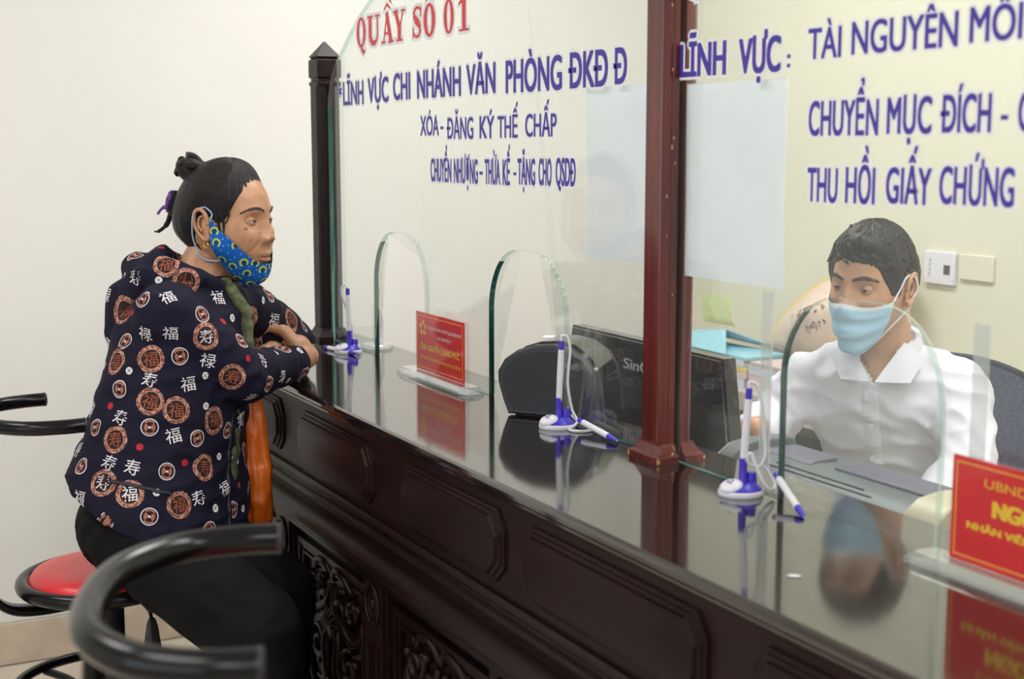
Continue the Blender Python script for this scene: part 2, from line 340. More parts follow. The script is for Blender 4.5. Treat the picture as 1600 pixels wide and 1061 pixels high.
# ================================================================== COUNTER
CX0, CX1 = -1.83, 2.6
counter = thing('reception_counter', 'long dark varnished carved wooden reception counter', 'counter', (0, 0, 0))
top = [(.10, 1.06), (-.334, 1.06), (-.340, 1.057), (-.343, 1.052), (-.343, 1.046), (-.339, 1.041), (-.333, 1.040), (-.333, 1.034), (.10, 1.034)]
MB().prism(top, 'x', CX0, CX1).build('countertop', wood_top, counter, smooth=0)
MB().prism([(-.322, 1.034), (-.322, .866), (.08, .866), (.08, 1.034)], 'x', CX0 + .03, CX1).build('apron', wood_pl, counter, smooth=0)
mould = [(.07, .866), (-.330, .866), (-.334, .862), (-.336, .856), (-.333, .850), (-.330, .848), (-.330, .842), (-.338, .838), (-.340, .832), (-.338, .826), (-.332, .822), (-.328, .812), (-.328, .806),
         (-.340, .802), (-.352, .797), (-.360, .788), (-.362, .777), (-.358, .767), (-.350, .760), (-.344, .757), (-.344, .750), (-.336, .746), (-.336, .738), (-.328, .734), (.07, .734)]
MB().prism(mould, 'x', CX0 + .02, CX1).build('waist_moulding', wood_dk, counter, smooth=28)
MB().prism([(-.300, .734), (-.300, .12), (.06, .12), (.06, .734)], 'x', CX0 + .03, CX1).build('carcass', wood_dk, counter, smooth=0)
MB().prism([(-.335, .12), (-.335, .02), (-.33, 0), (.06, 0), (.06, .12), (-.31, .12)], 'x', CX0 + .02, CX1).build('plinth', wood_dk, counter, smooth=0)
# raised octagonal apron panels
def octa(x0, x1, z0, z1, c, cc):
    return [(x0 + c, z0), (x1 - c, z0), (x1 - cc, z0 + .004), (x1, z0 + cc * 1.3), (x1, z1 - cc * 1.3), (x1 - cc, z1), (x0 + cc, z1), (x0, z1 - cc * 1.3), (x0, z0 + cc * 1.3), (x0 + cc, z0 + .004)]
for x0, x1 in ((-1.50, -1.07), (-.945, -.512), (-.362, .047), (.118, .605), (.70, 1.17), (1.27, 1.74)):
    z0, z1 = .886, 1.010; yy = [-.322, -.327, -.329, -.332, -.334, -.339, -.340]; ins = [0, .001, .006, .007, .012, .014, .018]
    rings = []
    for y, i in zip(yy, ins):
        c = .030
        rings.append([(x, y, z) for x, z in [(x0 + i + c, z0 + i), (x1 - i - c, z0 + i), (x1 - i - .004, z0 + i + c * .8), (x1 - i, z0 + i + c), (x1 - i, z1 - i - c), (x1 - i - c * .8, z1 - i), (x0 + i + c * .8, z1 - i), (x0 + i, z1 - i - c), (x0 + i, z0 + i + c), (x0 + i + .004, z0 + i + c * .8)]])
    MB().loft(rings).build('raised_panel', wood_pl, counter, smooth=20)
# pilasters with roundels, carved panels
PX = [-1.653, -1.088, -.523, .042, .607, 1.172]
def roundel():
    b = MB()
    b.tube([(.034 * math.cos(a), -.002, .040 * math.sin(a)) for a in [2 * PI * k / 32 for k in range(32)]], .0045, 8, closed=True)
    b.tube([(.022 * math.cos(a), -.001, .027 * math.sin(a)) for a in [2 * PI * k / 28 for k in range(28)]], .0025, 8, closed=True)
    b.ell((0, 0, 0), (.009, .006, .011), nu=16, nv=8); return b.mesh('roundel')
rm = roundel(); rm.materials.append(wood_dk); finish(rm, 60)
pil = MB().box(-.048, .048, 0, .03, .12, .734); pil.box(-.058, -.048, .008, .03, .12, .734); pil.box(.048, .058, .008, .03, .12, .734)
for gx in (-.030, .016): pil.box(gx, gx + .014, -.004, 0, .18, .60)
for gx in (-.006, .004): pil.box(gx, gx + .002, -.003, 0, .18, .60)
pm = pil.mesh('pilaster'); pm.materials.append(wood_pl)
def spiral(cx, cz, r0, r1, a0, turns, n=26):
    return [(cx + (r0 + (r1 - r0) * t) * math.cos(a0 + turns * 2 * PI * t), 0, cz + (r0 + (r1 - r0) * t) * math.sin(a0 + turns * 2 * PI * t)) for t in [k / n for k in range(n + 1)]]
def carving():
    b = MB()
    def tb(p, r, flip=True):
        p = [Vector(q) for q in p]; n = len(p); rr = [r * (0.45 + 0.9 * math.sin(PI * min(1, .15 + .85 * i / n))) for i in range(n)]
        for s in ((1, -1) if flip else (1,)): b.tube([Vector((q.x * s, q.y, q.z)) for q in p], rr, 8, flat=.9)
    tb(spline([(.0, 0, .165), (.03, -.004, .20), (.075, -.004, .195), (.105, 0, .165), (.125, 0, .18)]), .007)
    tb(spiral(.105, .125, .036, .006, 2.2, 1.4), .0075)
    tb(spiral(.045, .100, .034, .005, -.6, -1.5), .0085)
    tb(spline([(.015, 0, .15), (.02, -.004, .11), (.075, -.006, .075), (.12, -.004, .05), (.145, 0, .075), (.15, 0, .11)]), .008)
    tb(spline([(.150, 0, .10), (.165, 0, .03), (.150, 0, -.08), (.10, 0, -.15), (.05, 0, -.165), (0, 0, -.185)]), .0065)
    tb(spiral(.085, -.02, .045, .006, 1.2, 1.3), .008)
    tb(spline([(.02, 0, .06), (.035, -.005, .01), (.03, -.005, -.05), (.06, 0, -.10), (.105, 0, -.11)]), .0085)
    tb(spiral(.035, -.115, .028, .005, .4, 1.2), .007)
    for k in range(-3, 4): a = k * .36; tb(spline([(0, 0, .02), (.03 * math.sin(a), -.008, .05 + .02 * math.cos(a)), (.055 * math.sin(a), -.002, .03 + .07 * math.cos(a))], 6), .008, False)
    for x, z in ((0, .018), (.06, .155), (.12, .0), (.0, -.14), (.075, -.06), (.14, .14)):
        for s in (1, -1): b.ell((x * s, -.002, z), (.011, .009, .011), nu=12, nv=8)
    return b.mesh('carved_scrollwork')
cm = carving(); cm.materials.append(wood_dk); finish(cm, 60)
def panel_frame():
    b = MB(); w2, z0, z1 = .215, .16, .700
    for a, d, y in ((0, .014, -.014), (.014, .010, -.009), (.028, .006, -.012)):
        o_, i_ = a, a + d
        P = lambda i: [(-w2 + i, z0 + i), (w2 - i, z0 + i), (w2 - i, z1 - i), (-w2 + i, z1 - i)]
        A, B = P(o_), P(i_)
        for k in range(4):
            l = (k + 1) % 4; b.add([(A[k][0], 0, A[k][1]), (A[l][0], 0, A[l][1]), (B[l][0], 0, B[l][1]), (B[k][0], 0, B[k][1]), (A[k][0], y, A[k][1]), (A[l][0], y, A[l][1]), (B[l][0], y, B[l][1]), (B[k][0], y, B[k][1])],
                                   [(0, 3, 2, 1), (4, 5, 6, 7), (0, 1, 5, 4), (1, 2, 6, 5), (2, 3, 7, 6), (3, 0, 4, 7)])
    return b.mesh('panel_frame')
fm = panel_frame(); fm.materials.append(wood_dk); finish(fm, 20)
def dupm(name, me, loc, parent):
    o = bpy.data.objects.new(name, me); COL.objects.link(o); o.location = loc; o.parent = parent; return o
for i, x in enumerate(PX):
    p = dupm('pilaster', pm, (x, -.328, 0), counter)
    dupm('roundel', rm, (0, 0, .685), p)
    if i < 5:
        f = dupm('panel_frame', fm, (x + .2825, -.300, 0), counter)
        c = dupm('carved_scrollwork', cm, (0, -.004, .50), f); c.scale = (1.08, 1.4, .92)

# ================================================================== POSTS
def post(name, label, cx, top_z, cap, red):
    m = wood_red if red else wood_dk
    t = thing(name, label, 'post', (cx, 0, 1.06))
    g = .0066   # groove half width for the glass
    for s, nm in ((-1, 'front_half'), (1, 'rear_half')):
        b = MB(); ya, yb = g * s, .031 * s
        pts = [(-.030, ya), (-.030, yb), (.014, yb), (.017, yb - .003 * s), (.020, yb + .001 * s), (.026, yb - .001 * s), (.0305, yb - .008 * s), (.029, yb - .012 * s), (.031, yb - .015 * s), (.031, ya)]
        b.prism(pts, 'z', .030, top_z - 1.06)
        b.build(nm, m, t, smooth=0)
        b = MB(); o = .026
        def R(e, y0_, y1_, z): return [(-.030 - e, y0_, z), (-.030 - e, y1_ + e * s, z), (.031 + e, y1_ + e * s, z), (.031 + e, y0_, z)]
        b.loft([R(.017, ya, yb, 0.0), R(.017, ya, yb, .011), R(.015, ya, yb, .013), R(.010, ya, yb, .016), R(.008, ya, yb, .019), R(.003, ya, yb, .028), R(.002, ya, yb, .032)])
        b.build('base_moulding', m, t, smooth=0)
    MB().box(-.030, .012, -g, g, 0.0, top_z - 1.06).build('core', m, t, smooth=0)
    if cap:
        h = top_z - 1.06; b = MB()
        S = lambda r, z: [(-r, -r, z), (r, -r, z), (r, r, z), (-r, r, z)]
        b.loft([S(.031, h), S(.0335, h + .004), S(.0335, h + .010), S(.029, h + .014), S(.029, h + .020), S(.034, h + .024), S(.034, h + .068), S(.028, h + .074), S(.033, h + .078), S(.002, h + .118)])
        b.build('pointed_cap', m, t, smooth=0)
    if red:
        rnd = random.Random(3)
        for k in range(16):
            z = rnd.choice([rnd.uniform(.0, .03), rnd.uniform(.03, .9)]); y = rnd.uniform(-.03, -.012); s = rnd.uniform(.0008, .0022)
            MB().ell((.0315 if z > .033 else .046, y, z), (.0012, s, s * rnd.uniform(1, 3)), nu=8, nv=5).build('paint_chip', wood_chip, t)
        for (x_, y_) in ((.046, -.047), (-.045, -.047), (.046, .045)):
            MB().ell((x_, y_, .006), (.003, .003, .006), nu=8, nv=5).build('paint_chip', wood_chip, t)
    return t
post('wooden_post', 'reddish brown square wooden post in the middle of the glass screen', .022, 2.25, False, True)
post('wooden_post', 'dark square wooden post with pointed top at the far end of the counter', -1.640, 1.745, True, False)

# ================================================================== GLASS SCREENS
GY = .0062
def pane(name, label, outer, arches, parentloc):
    t = thing(name, label, 'glass screen', parentloc)
    # outline runs clockwise starting bottom-left; arches cut from the bottom edge
    out = list(outer)
    bot = []
    for xa, xb in arches:   # walk from right to left along the bottom
        c = (xa + xb) / 2; w2 = (xb - xa) / 2
        rx = .125; zt = 1.380; rz = .135
        pts = [(xb, 1.0605)] + [(c + w2 - rx + rx * math.cos(a), zt - rz + rz * math.sin(a)) for a in [PI / 2 * k / 24 for k in range(25)]]
        pts += [(c - w2 + rx + rx * math.cos(a), zt - rz + rz * math.sin(a)) for a in [PI / 2 + PI / 2 * k / 24 for k in range(25)]] + [(xa, 1.0605)]
        bot.append(pts)
    poly = out[:]
    for pts in bot: poly += pts
    loc = Vector(parentloc)
    poly = [(p[0] - loc.x, p[1] - loc.z) for p in poly]
    bm = bmesh.new(); vf = [bm.verts.new((x, -GY, z)) for x, z in poly]; vb = [bm.verts.new((x, GY, z)) for x, z in poly]; n = len(poly)
    f1 = bm.faces.new(vf); f2 = bm.faces.new(vb[::-1])
    sides = [bm.faces.new((vf[i], vb[i], vb[(i + 1) % n], vf[(i + 1) % n])) for i in range(n)]
    for i, f in enumerate(sides):
        a, b_ = poly[i], poly[(i + 1) % n]; f.material_index = 1; f.smooth = True; mx = (a[0] + b_[0]) / 2 + loc.x; mz = (a[1] + b_[1]) / 2 + loc.z
        if mz > 1.70 or any(xa - .001 < mx < xb + .001 and mx > xa + .05 for xa, xb in arches): f.material_index = 2  # upper and right-hand edges take the painted lit tone
    bmesh.ops.triangulate(bm, faces=[f1, f2]); bmesh.ops.recalc_face_normals(bm, faces=bm.faces)
    me = bpy.data.meshes.new('glass_sheet'); bm.to_mesh(me); bm.free(); me.materials.append(glass_m); me.materials.append(edge_m); me.materials.append(edge_lit)
    link('glass_sheet', me, t); return t
# outer boundary: bottom-left -> up -> over the top -> bottom-right, then arches right to left
p1 = pane('glass_screen', 'clear glass screen with rounded corner between dark end post and red-brown post', [(-1.606, 1.0605), (-1.606, 1.69), (-1.598, 1.725), (-1.58, 1.760), (-1.552, 1.792), (-1.515, 1.823), (-1.434, 1.875), (-1.37, 1.912), (-1.30, 1.943), (-1.218, 1.966), (-1.0, 2.0), (-.8, 2.01), (-.5, 2.0), (-.2, 1.97), (.034, 1.95), (.034, 1.0605)],
          [(-.646, -.324), (-1.293, -.980)], (-.8, 0, 1.06))
p2 = pane('glass_screen', 'clear glass screen with arched opening on the right of the red-brown post', [(.036, 1.0605), (.036, 1.95), (.3, 1.98), (.8, 2.01), (1.2, 1.98), (1.45, 1.90), (1.62, 1.75), (1.66, 1.6), (1.66, 1.0605)],
          [(1.00, 1.327), (.334, .661)], (.85, 0, 1.06))
YT = -GY - .0006; YH = -GY - .0003
def letters(parent, name, items, m, off=.012, halo=.035):
    for it in items: letters_(parent, name, [it], m, off, halo)
def letters_(parent, name, items, m, off, halo):
    a = MB(); h = MB()
    for s, x0, x1, z0, z1 in items:
        put_text(a, s, x0, x1, z0, z1 - z0, lambda x, z: (x, YT, z), off)
        if halo: put_text(h, s, x0, x1, z0, z1 - z0, lambda x, z: (x, YH, z), off, halo)
    o = a.build(name, m, parent, smooth=0, world=True, fix=False)
    if halo: h.build(name + '_outline', whitelet_m, parent, smooth=0, world=True, fix=False)
    return o
L2 = [('*', -1.521, -1.490, 1.706, 1.750), ('LĨNH', -1.488, -1.344, 1.691, 1.750), ('VỰC', -1.315, -1.181, 1.693, 1.753), ('CHI', -1.153, -1.050, 1.696, 1.758), ('NHÁNH', -1.011, -.777, 1.696, 1.759),
      ('VĂN', -.750, -.612, 1.697, 1.760), ('PHÒNG', -.567, -.336, 1.695, 1.760), ('ĐKĐ', -.313, -.171, 1.696, 1.762), ('Đ', -.154, -.108, 1.698, 1.762)]
L3 = [('XÓA', -.995, -.893, 1.612, 1.656), ('-', -.884, -.868, 1.625, 1.632), ('ĐĂNG', -.851, -.717, 1.604, 1.650), ('KÝ', -.687, -.618, 1.605, 1.651), ('THẾ', -.603, -.514, 1.606, 1.650), ('CHẤP', -.483, -.356, 1.608, 1.652)]
L4 = [('CHUYỂN', -.939, -.828, 1.509, 1.560), ('NHƯỢNG', -.815, -.696, 1.509, 1.561), ('-', -.688, -.672, 1.529, 1.536), ('THỪA', -.663, -.592, 1.510, 1.562), ('KẾ', -.581, -.548, 1.510, 1.562), ('-', -.533, -.520, 1.531, 1.537),
      ('TẶNG', -.515, -.441, 1.513, 1.565), ('CHO', -.427, -.375, 1.514, 1.566), ('QSDĐ', -.359, -.283, 1.515, 1.568)]
R2 = [('LĨNH', .053, .180, 1.702, 1.755), ('VỰC', .212, .315, 1.701, 1.754), (':', .329, .337, 1.706, 1.734)]
R2b = [('TÀI', .376, .447, 1.715, 1.758), ('NGUYÊN', .468, .665, 1.717, 1.761), ('MÔI', .684, .768, 1.720, 1.763)]
R3 = [('CHUYỂN', .382, .527, 1.607, 1.656), ('MỤC', .543, .626, 1.609, 1.657), ('ĐÍCH', .641, .726, 1.610, 1.658), ('-', .741, .753, 1.625, 1.631), ('C', .768, .790, 1.611, 1.658),
      ('THU', .383, .449, 1.513, 1.562), ('HỒI', .465, .525, 1.514, 1.564), ('GIẤY', .546, .630, 1.517, 1.565), ('CHỨNG', .644, .768, 1.520, 1.568)]
def fix_dash(items):   # a dash has its own height: cap height maps from the glyph's own box
    return items
def dash(parent, items):
    for x0, x1, z0, z1 in items: MB().box(x0, x1, YT - .0001, YT, z0, z1).build('lettering_dash', violet_m, parent, smooth=0, world=True)
dash(p1, [(x0, x1, z0, z1) for s, x0, x1, z0, z1 in L3 + L4 if s == '-']); dash(p2, [(x0, x1, z0, z1) for s, x0, x1, z0, z1 in R3 if s == '-'])
nd = lambda L: [q for q in L if q[0] != '-']
STAR = [('*', -1.523, -1.492, 1.690, 1.760)]
letters(p1, 'lettering', nd(L2)[1:], violet_m, .020, .030); letters(p1, 'lettering', nd(L3), violet_m, .014, .03); letters(p1, 'lettering', nd(L4), violet_m, .024, .03)
bs = MB()
for k in range(3):
    a = PI / 2 + k * PI / 3; dx, dz = math.cos(a), math.sin(a); c = (-1.508, 1.728); bs.add([(c[0] - dx * .014 - dz * .003, YT, c[1] - dz * .016 + dx * .003), (c[0] + dx * .014 - dz * .003, YT, c[1] + dz * .016 + dx * .003), (c[0] + dx * .014 + dz * .003, YT - .0001 * k, c[1] + dz * .016 - dx * .003), (c[0] - dx * .014 + dz * .003, YT - .0001 * k, c[1] - dz * .016 - dx * .003)], [(0, 1, 2, 3)])
bs.build('lettering_asterisk', violet_m, p1, smooth=0, world=True)
letters(p2, 'lettering', R2, violet_m, .026, .045); letters(p2, 'lettering', R2b, violet_m, .012, .03); letters(p2, 'lettering', nd(R3), violet_m, .018, .03)
# red slab-serif line, drawn stroke by stroke (unit cell 0..1 wide, 0..1 high)
def poly_ring(cx, cz, rx, rz, tx, tz, n=28):
    o = [(cx + rx * math.cos(2 * PI * k / n), cz + rz * math.sin(2 * PI * k / n)) for k in range(n)]; i = [(cx + (rx - tx) * math.cos(2 * PI * k / n), cz + (rz - tz) * math.sin(2 * PI * k / n)) for k in range(n)]
    return [[o[k], o[(k + 1) % n], i[(k + 1) % n], i[k]] for k in range(n)]
def stroke(pts, ws):
    out = []
    for k in range(len(pts) - 1):
        (x0, z0), (x1, z1) = pts[k], pts[k + 1]; d = math.hypot(x1 - x0, z1 - z0) or 1; nx, nz = -(z1 - z0) / d, (x1 - x0) / d; a, b = ws[k] / 2, ws[k + 1] / 2
        ex = .0
        out.append([(x0 + nx * a, z0 + nz * a), (x1 + nx * b, z1 + nz * b), (x1 - nx * b, z1 - nz * b), (x0 - nx * a, z0 - nz * a)])
    return out
def rc(x0, x1, z0, z1): return [[(x0, z0), (x1, z0), (x1, z1), (x0, z1)]]
TH = .27; TN = .10; SH = .07
def gQ(): return poly_ring(.5, .5, .48, .52, TH, TN) + stroke([(.42, .08), (.55, -.06), (.72, -.20), (.95, -.14)], [.08, .20, .16, .05])
def gU():
    a = [(.5 + .30 * math.cos(t), .33 + .26 * math.sin(t)) for t in [PI + PI * k / 10 for k in range(11)]]
    return rc(.08, .33, .30, 1) + rc(.76, .86, .30, 1) + stroke(a, [.25] * 4 + [.18] * 3 + [.12] * 4) + rc(-.03, .44, 1 - SH, 1) + rc(.62, 1.0, 1 - SH, 1)
def gA(): return stroke([(.15, .0), (.5, 1.0)], [.09, .12]) + stroke([(.46, 1.0), (.80, .0)], [.26, .27]) + rc(.28, .70, .28, .36) + rc(-.02, .32, 0, SH) + rc(.58, 1.02, 0, SH)
def gY(): return stroke([(.16, 1.0), (.5, .45)], [.26, .24]) + stroke([(.86, 1.0), (.55, .42)], [.10, .12]) + rc(.37, .64, 0, .5) + rc(-.04, .42, 1 - SH, 1) + rc(.66, 1.03, 1 - SH, 1) + rc(.24, .77, 0, SH)
def gS():
    p = [(.86, .74), (.80, .88), (.62, .955), (.42, .95), (.25, .86), (.20, .74), (.30, .62), (.50, .52), (.70, .42), (.80, .29), (.74, .14), (.56, .055), (.36, .06), (.20, .15), (.13, .30)]
    return stroke(p, [.07, .08, .09, .10, .16, .20, .25, .28, .25, .20, .16, .10, .09, .08, .07]) + rc(.80, .90, .66, .98) + rc(.09, .19, .02, .34)
def gO(): return poly_ring(.5, .5, .46, .52, TH, TN)
def g0(): return poly_ring(.5, .5, .42, .52, .26, .09)
def g1(): return rc(.40, .68, 0, 1) + rc(.18, .90, 0, SH) + stroke([(.14, .80), (.45, .93)], [.09, .16])
def acc_circ(): return stroke([(.22, 1.10), (.5, 1.26), (.78, 1.10)], [.07, .11, .07])
def acc_grave(): return stroke([(.62, 1.48), (.85, 1.28)], [.13, .06])
def acc_acute(): return stroke([(.98, 1.46), (.76, 1.27)], [.14, .06])
RED1 = [(gQ, -1.386, -1.322, ()), (gU, -1.310, -1.232, ()), (gA, -1.220, -1.148, (acc_circ, acc_grave)), (gY, -1.146, -1.077, ()), (gS, -1.038, -.978, ()), (gO, -.974, -.905, (acc_circ, acc_acute)), (g0, -.868, -.806, ()), (g1, -.796, -.730, ())]
def red_line(parent, items, z0=1.832, h=.072, halo=False):
    for g, x0, x1, acc in items:
        b = MB(); hb = MB(); k = 0; q = g() + [r for a in acc for r in a()]
        for P in q:
            k += 1; b.add([(x0 + (x1 - x0) * x, YT - .000004 * k, z0 + h * z) for x, z in P], [(0, 1, 2, 3)])
            cx = sum(p[0] for p in P) / 4; cz = sum(p[1] for p in P) / 4
            hb.add([(x0 + (x1 - x0) * (x + (.12 if x > cx else -.12)), YH - .000002 * k, z0 + h * (z + (.09 if z > cz else -.09))) for x, z in P], [(0, 1, 2, 3)])
        b.build('red_letter', redlet_m, parent, smooth=0, world=True)
        if halo: hb.build('red_letter_outline', whitelet_m, parent, smooth=0, world=True)
red_line(p1, RED1, halo=True)
red_line(p2, [(gQ, .050, .115, ())], z0=1.832 + .010, h=.075, halo=True)
# sheets and note taped on the inner side of the glass
def sheet(name, label, x0, x1, z0, z1, m, cat, y=GY + .0012, curl=.0):
    b = MB().grid(lambda u, v: (x0 + (x1 - x0) * u, y + curl * max(0, .25 - v) ** 2 * 16 * (.3 + u) * .5 + .0008 * math.sin(9 * u + 5 * v), z0 + (z1 - z0) * v), 16, 16)
    return tag(b.build(name, m, solid=.0004), label, cat)
sheet('paper_sheet', 'large pale blue-white paper sheet on the glass left of the red-brown post', -.268, -.012, 1.386, 1.697, paper_m, 'paper', curl=.01)
sheet('paper_sheet', 'large pale blue-white paper sheet on the glass right of the red-brown post', .056, .314, 1.377, 1.692, paper_m, 'paper', curl=.006)
sheet('sticky_note', 'small pale yellow-green sticky note on glass above the black monitor', .110, .192, 1.306, 1.354, note_m, 'note', curl=.012)
for xa, lb in ((.268, 'narrow pale translucent strip on the glass left of the right arched opening'), (.702, 'narrow pale translucent strip on the glass right of the right arched opening')):
    tag(MB().box(xa, xa + .026, GY + .0005, GY + .0025, 1.095, 1.372).build('translucent_strip', strip_m, smooth=0), lb, 'plastic strip')  # narrow whitish see-through strips on the inner face of the glass

# ================================================================== THINGS ON THE COUNTER
HC = 1.0601
IR = math.radians(62.4)
def pen_mesh(b, p0, p1, m_w=0, m_b=1):
    """p0 tail, p1 tip"""
    p0, p1 = Vector(p0), Vector(p1); q = lambda t: p0.lerp(p1, t)
    b.tube([q(0), q(.01), q(.11), q(.12)], [.0035, .0047, .0049, .0049], 14, mi=m_b)
    b.tube([q(.12), q(.125), q(.76), q(.77)], [.0046, .0055, .0058, .0055], 14, mi=m_w)
    b.tube([q(.77), q(.78), q(.86), q(.95), q(.985)], [.0054, .0056, .0052, .0032, .0016], 14, mi=m_b)
    b.tube([q(.985), q(1)], [.0012, .0006], 10, mi=m_w)
def pen_stand(loc, label, cord, sc=1.0, flip=1, lean=.003):
    t = thing('pen_stand', label, 'pen stand', loc, IR, 'pen stands on the counter')
    a, bx = .035, .029
    E_ = lambda r, z, c=0: [((a * r) * math.cos(2 * PI * k / 40) + c, (bx * r) * math.sin(2 * PI * k / 40), z) for k in range(40)]
    MB().loft([E_(.97, 0), E_(1, .002), E_(1, .007), E_(.96, .009)]).build('base', white_pl, t)
    MB().loft([E_(.95, .009), E_(.90, .012, .001), E_(.70, .016, .003), E_(.45, .021, .006)]).build('base_cover', blue_pl, t)
    d = MB(); M = Matrix.Rotation(math.radians(22), 3, 'X') @ Matrix.Rotation(math.radians(-14 * flip), 3, 'Y'); c = Vector((-.016 * flip, -.010, .0155))
    d.ell(c, (.0185, .0155, .0085), M, 28, 12); dome = d.build('badge', white_pl, t, smooth=60)
    l = MB()
    for dx, dy, r in ((-.003, .002, .0032), (.0035, .003, .003), (0, -.003, .0026)):
        pts = [c + M @ Vector((dx + r * math.cos(2 * PI * k / 12), dy + r * .8 * math.sin(2 * PI * k / 12), .0088)) for k in range(12)]; l.add(pts, [tuple(range(12))], 1 if dx else 0)
    l.build('emblem', [redlet_m, mat('logo_blue', (.10, .22, .62, 1), .4, noise_amt=.02)], dome, smooth=0)
    MB().lathe([(.0085, .012), (.0085, .018), (.0065, .024), (.006, .056), (.0062, .058)], (.003, 0, 0), 18).build('socket', blue_pl, t)
    MB().lathe([(.009, .010), (.0085, .022), (.0075, .034), (.0065, .035)], (.017 * flip, .004, 0), 18).build('socket', blue_pl, t)
    b = MB(); b.tube([(.003, 0, .045), (.003 + lean * .5, 0, .10), (.003 + lean, 0, .150)], [.0058, .0062, .0058], 14, mi=0); b.build('barrel', white_pl, t)
    b = MB(); b.tube([(.003 + lean, 0, .150), (.003 + lean * 1.1, 0, .166), (.003 + lean * 1.1, 0, .167)], [.0052, .005, .003], 14); b.build('barrel_end', blue_pl, t)
    MB().tube(spline([(.003 + lean, 0, .166)] + cord, 8), .0026, 10).build('cord', cord_m, t)
    return t
pen_stand((-.286, -.042, HC), 'blue and white pen stand on the counter before the black printer', [(.008, 0, .176), (.018, 0, .174), (.024, 0, .150), (.021, 0, .115), (.020, .002, .080), (.028, .004, .035), (.038, 0, .014), (.032, -.010, .006), (.022, -.030, .003), (.030, -.045, .003), (.052, -.046, .003), (.064, -.034, .003), (.058, -.012, .003), (.038, .004, .012), (.026, .004, .024)], lean=.004)
pen_stand((.289, -.042, HC), 'blue and white pen stand on the counter beside the arched opening at right', [(.010, 0, .176), (.022, 0, .170), (.030, 0, .140), (.034, 0, .095), (.036, -.003, .065), (.028, -.004, .046), (.012, -.004, .050), (.009, -.006, .062), (.014, -.008, .066), (.022, -.010, .045), (.034, -.012, .020), (.046, -.010, .010), (.052, 0, .016), (.044, .004, .032), (.036, .004, .044)], lean=.006)
pen_stand((-1.362, -.052, HC), 'blue and white pen stand on the counter at the dark end post', [(-.006, 0, .176), (-.014, 0, .168), (-.013, 0, .145), (-.006, .004, .120), (.008, .008, .075), (.012, .008, .045), (.014, .004, .028), (.024, .004, .022), (.028, -.002, .012), (.020, -.008, .010), (.016, -.004, .020), (.024, -.016, .008), (.034, -.028, .004)], lean=-.002)
def pen(label, p0, p1):
    b = MB(); p0, p1 = Vector(p0), Vector(p1); loc = p0.copy(); t = thing('pen', label, 'pen', loc, 0, 'corded pens on the counter')
    q = lambda k: (p1 - p0) * k
    MB().tube([q(0), q(.01), q(.11), q(.125)], [.0035, .0047, .0049, .0049], 14).build('end_cap', blue_pl, t)
    MB().tube([q(.12), q(.125), q(.76), q(.77)], [.0046, .0055, .0058, .0055], 14).build('barrel', white_pl, t)
    MB().tube([q(.765), q(.78), q(.86), q(.94), q(.985)], [.0054, .0056, .0050, .0032, .0016], 14).build('grip', blue_pl, t)
    MB().tube([q(.98), q(1)], [.0012, .0006], 10).build('tip', white_pl, t)
    return t
pen('white and blue pen lying against the base of the red-brown post', (-.246, -.018, HC + .020), (-.104, -.020, HC + .006))
pen('white and blue pen leaning out of the pen stand at the right opening', (.318, .002, HC + .034), (.447, -.046, HC + .0015))
pen('white and blue pen lying beside the woman at the dark end post', (-1.452, -.083, HC + .0055), (-1.300, -.051, HC + .0055))
# acrylic display foot, empty
t = thing('acrylic_holder', 'empty clear acrylic holder with round base behind the far pen stand', 'display holder', (-1.415, .050, HC), math.radians(50))
MB().lathe([(.040, 0), (.042, .002), (.042, .008), (.039, .011)], seg=40).build('base', acryl_m, t)
MB().prism([(-.012, .011), (.018, .011), (.019, .075), (.010, .098), (-.006, .115), (-.012, .117)], 'y', -.003, .003).build('upright', acryl_m, t, bevel=.001)

def sign(label, x0, x1, y, flipbase, content, group, basepad):
    t = thing('name_sign', label, 'name sign', ((x0 + x1) / 2, y, HC), 0, group)
    W = (x1 - x0) / 2; zb, zt = .016, .150
    B = MB(); xa, xb = -W - .052, W + .048
    def R(i, z, f=1): return [(xa + i, -.030 + i * .8, z), (xb - i - .02, -.030 + i * .8, z), (xb - i, -.012 + i * .2, z), (xb - i, .022 - i * .6, z), (xa + i, .022 - i * .6, z), (xa + i - .004, -.010, z)]
    B.loft([R(.001, 0), R(0, .002), R(0, .007), R(.006, .011), R(.010, .015)]).build('acrylic_base', acryl_m, t, smooth=15)
    MB().box(-W - .002, W + .002, -.0045, -.0022, .013, zt + .002).build('acrylic_sheet', sheet_m, t, smooth=0)
    MB().box(-W - .002, W + .016, .0015, .0040, .013, zt + .002).build('acrylic_sheet', sheet_m, t, smooth=0)
    c = MB().box(-W, W, -.0014, .0004, zb, zt).build('card', sign_red, t, smooth=0)
    yb = -.0020; f = MB()
    for a in ((-W + .006, W - .006, zt - .009, zt - .0065), (-W + .006, W - .006, zb + .0065, zb + .009), (-W + .006, -W + .0085, zb + .009, zt - .009), (W - .0085, W - .006, zb + .009, zt - .009)): f.box(a[0], a[1], yb, -.0014, a[2], a[3])
    f.build('border', sign_org, c, smooth=0)
    for s, a, b_, z, h, m, off in content:
        q = MB(); put_text(q, s, -W + 2 * W * a, -W + 2 * W * b_, zb + (zt - zb) * z, (zt - zb) * h, lambda x, z: (x, yb, z), off); q.build('print', m, c, smooth=0, fix=False)
    return t, c, W, zb, zt, yb
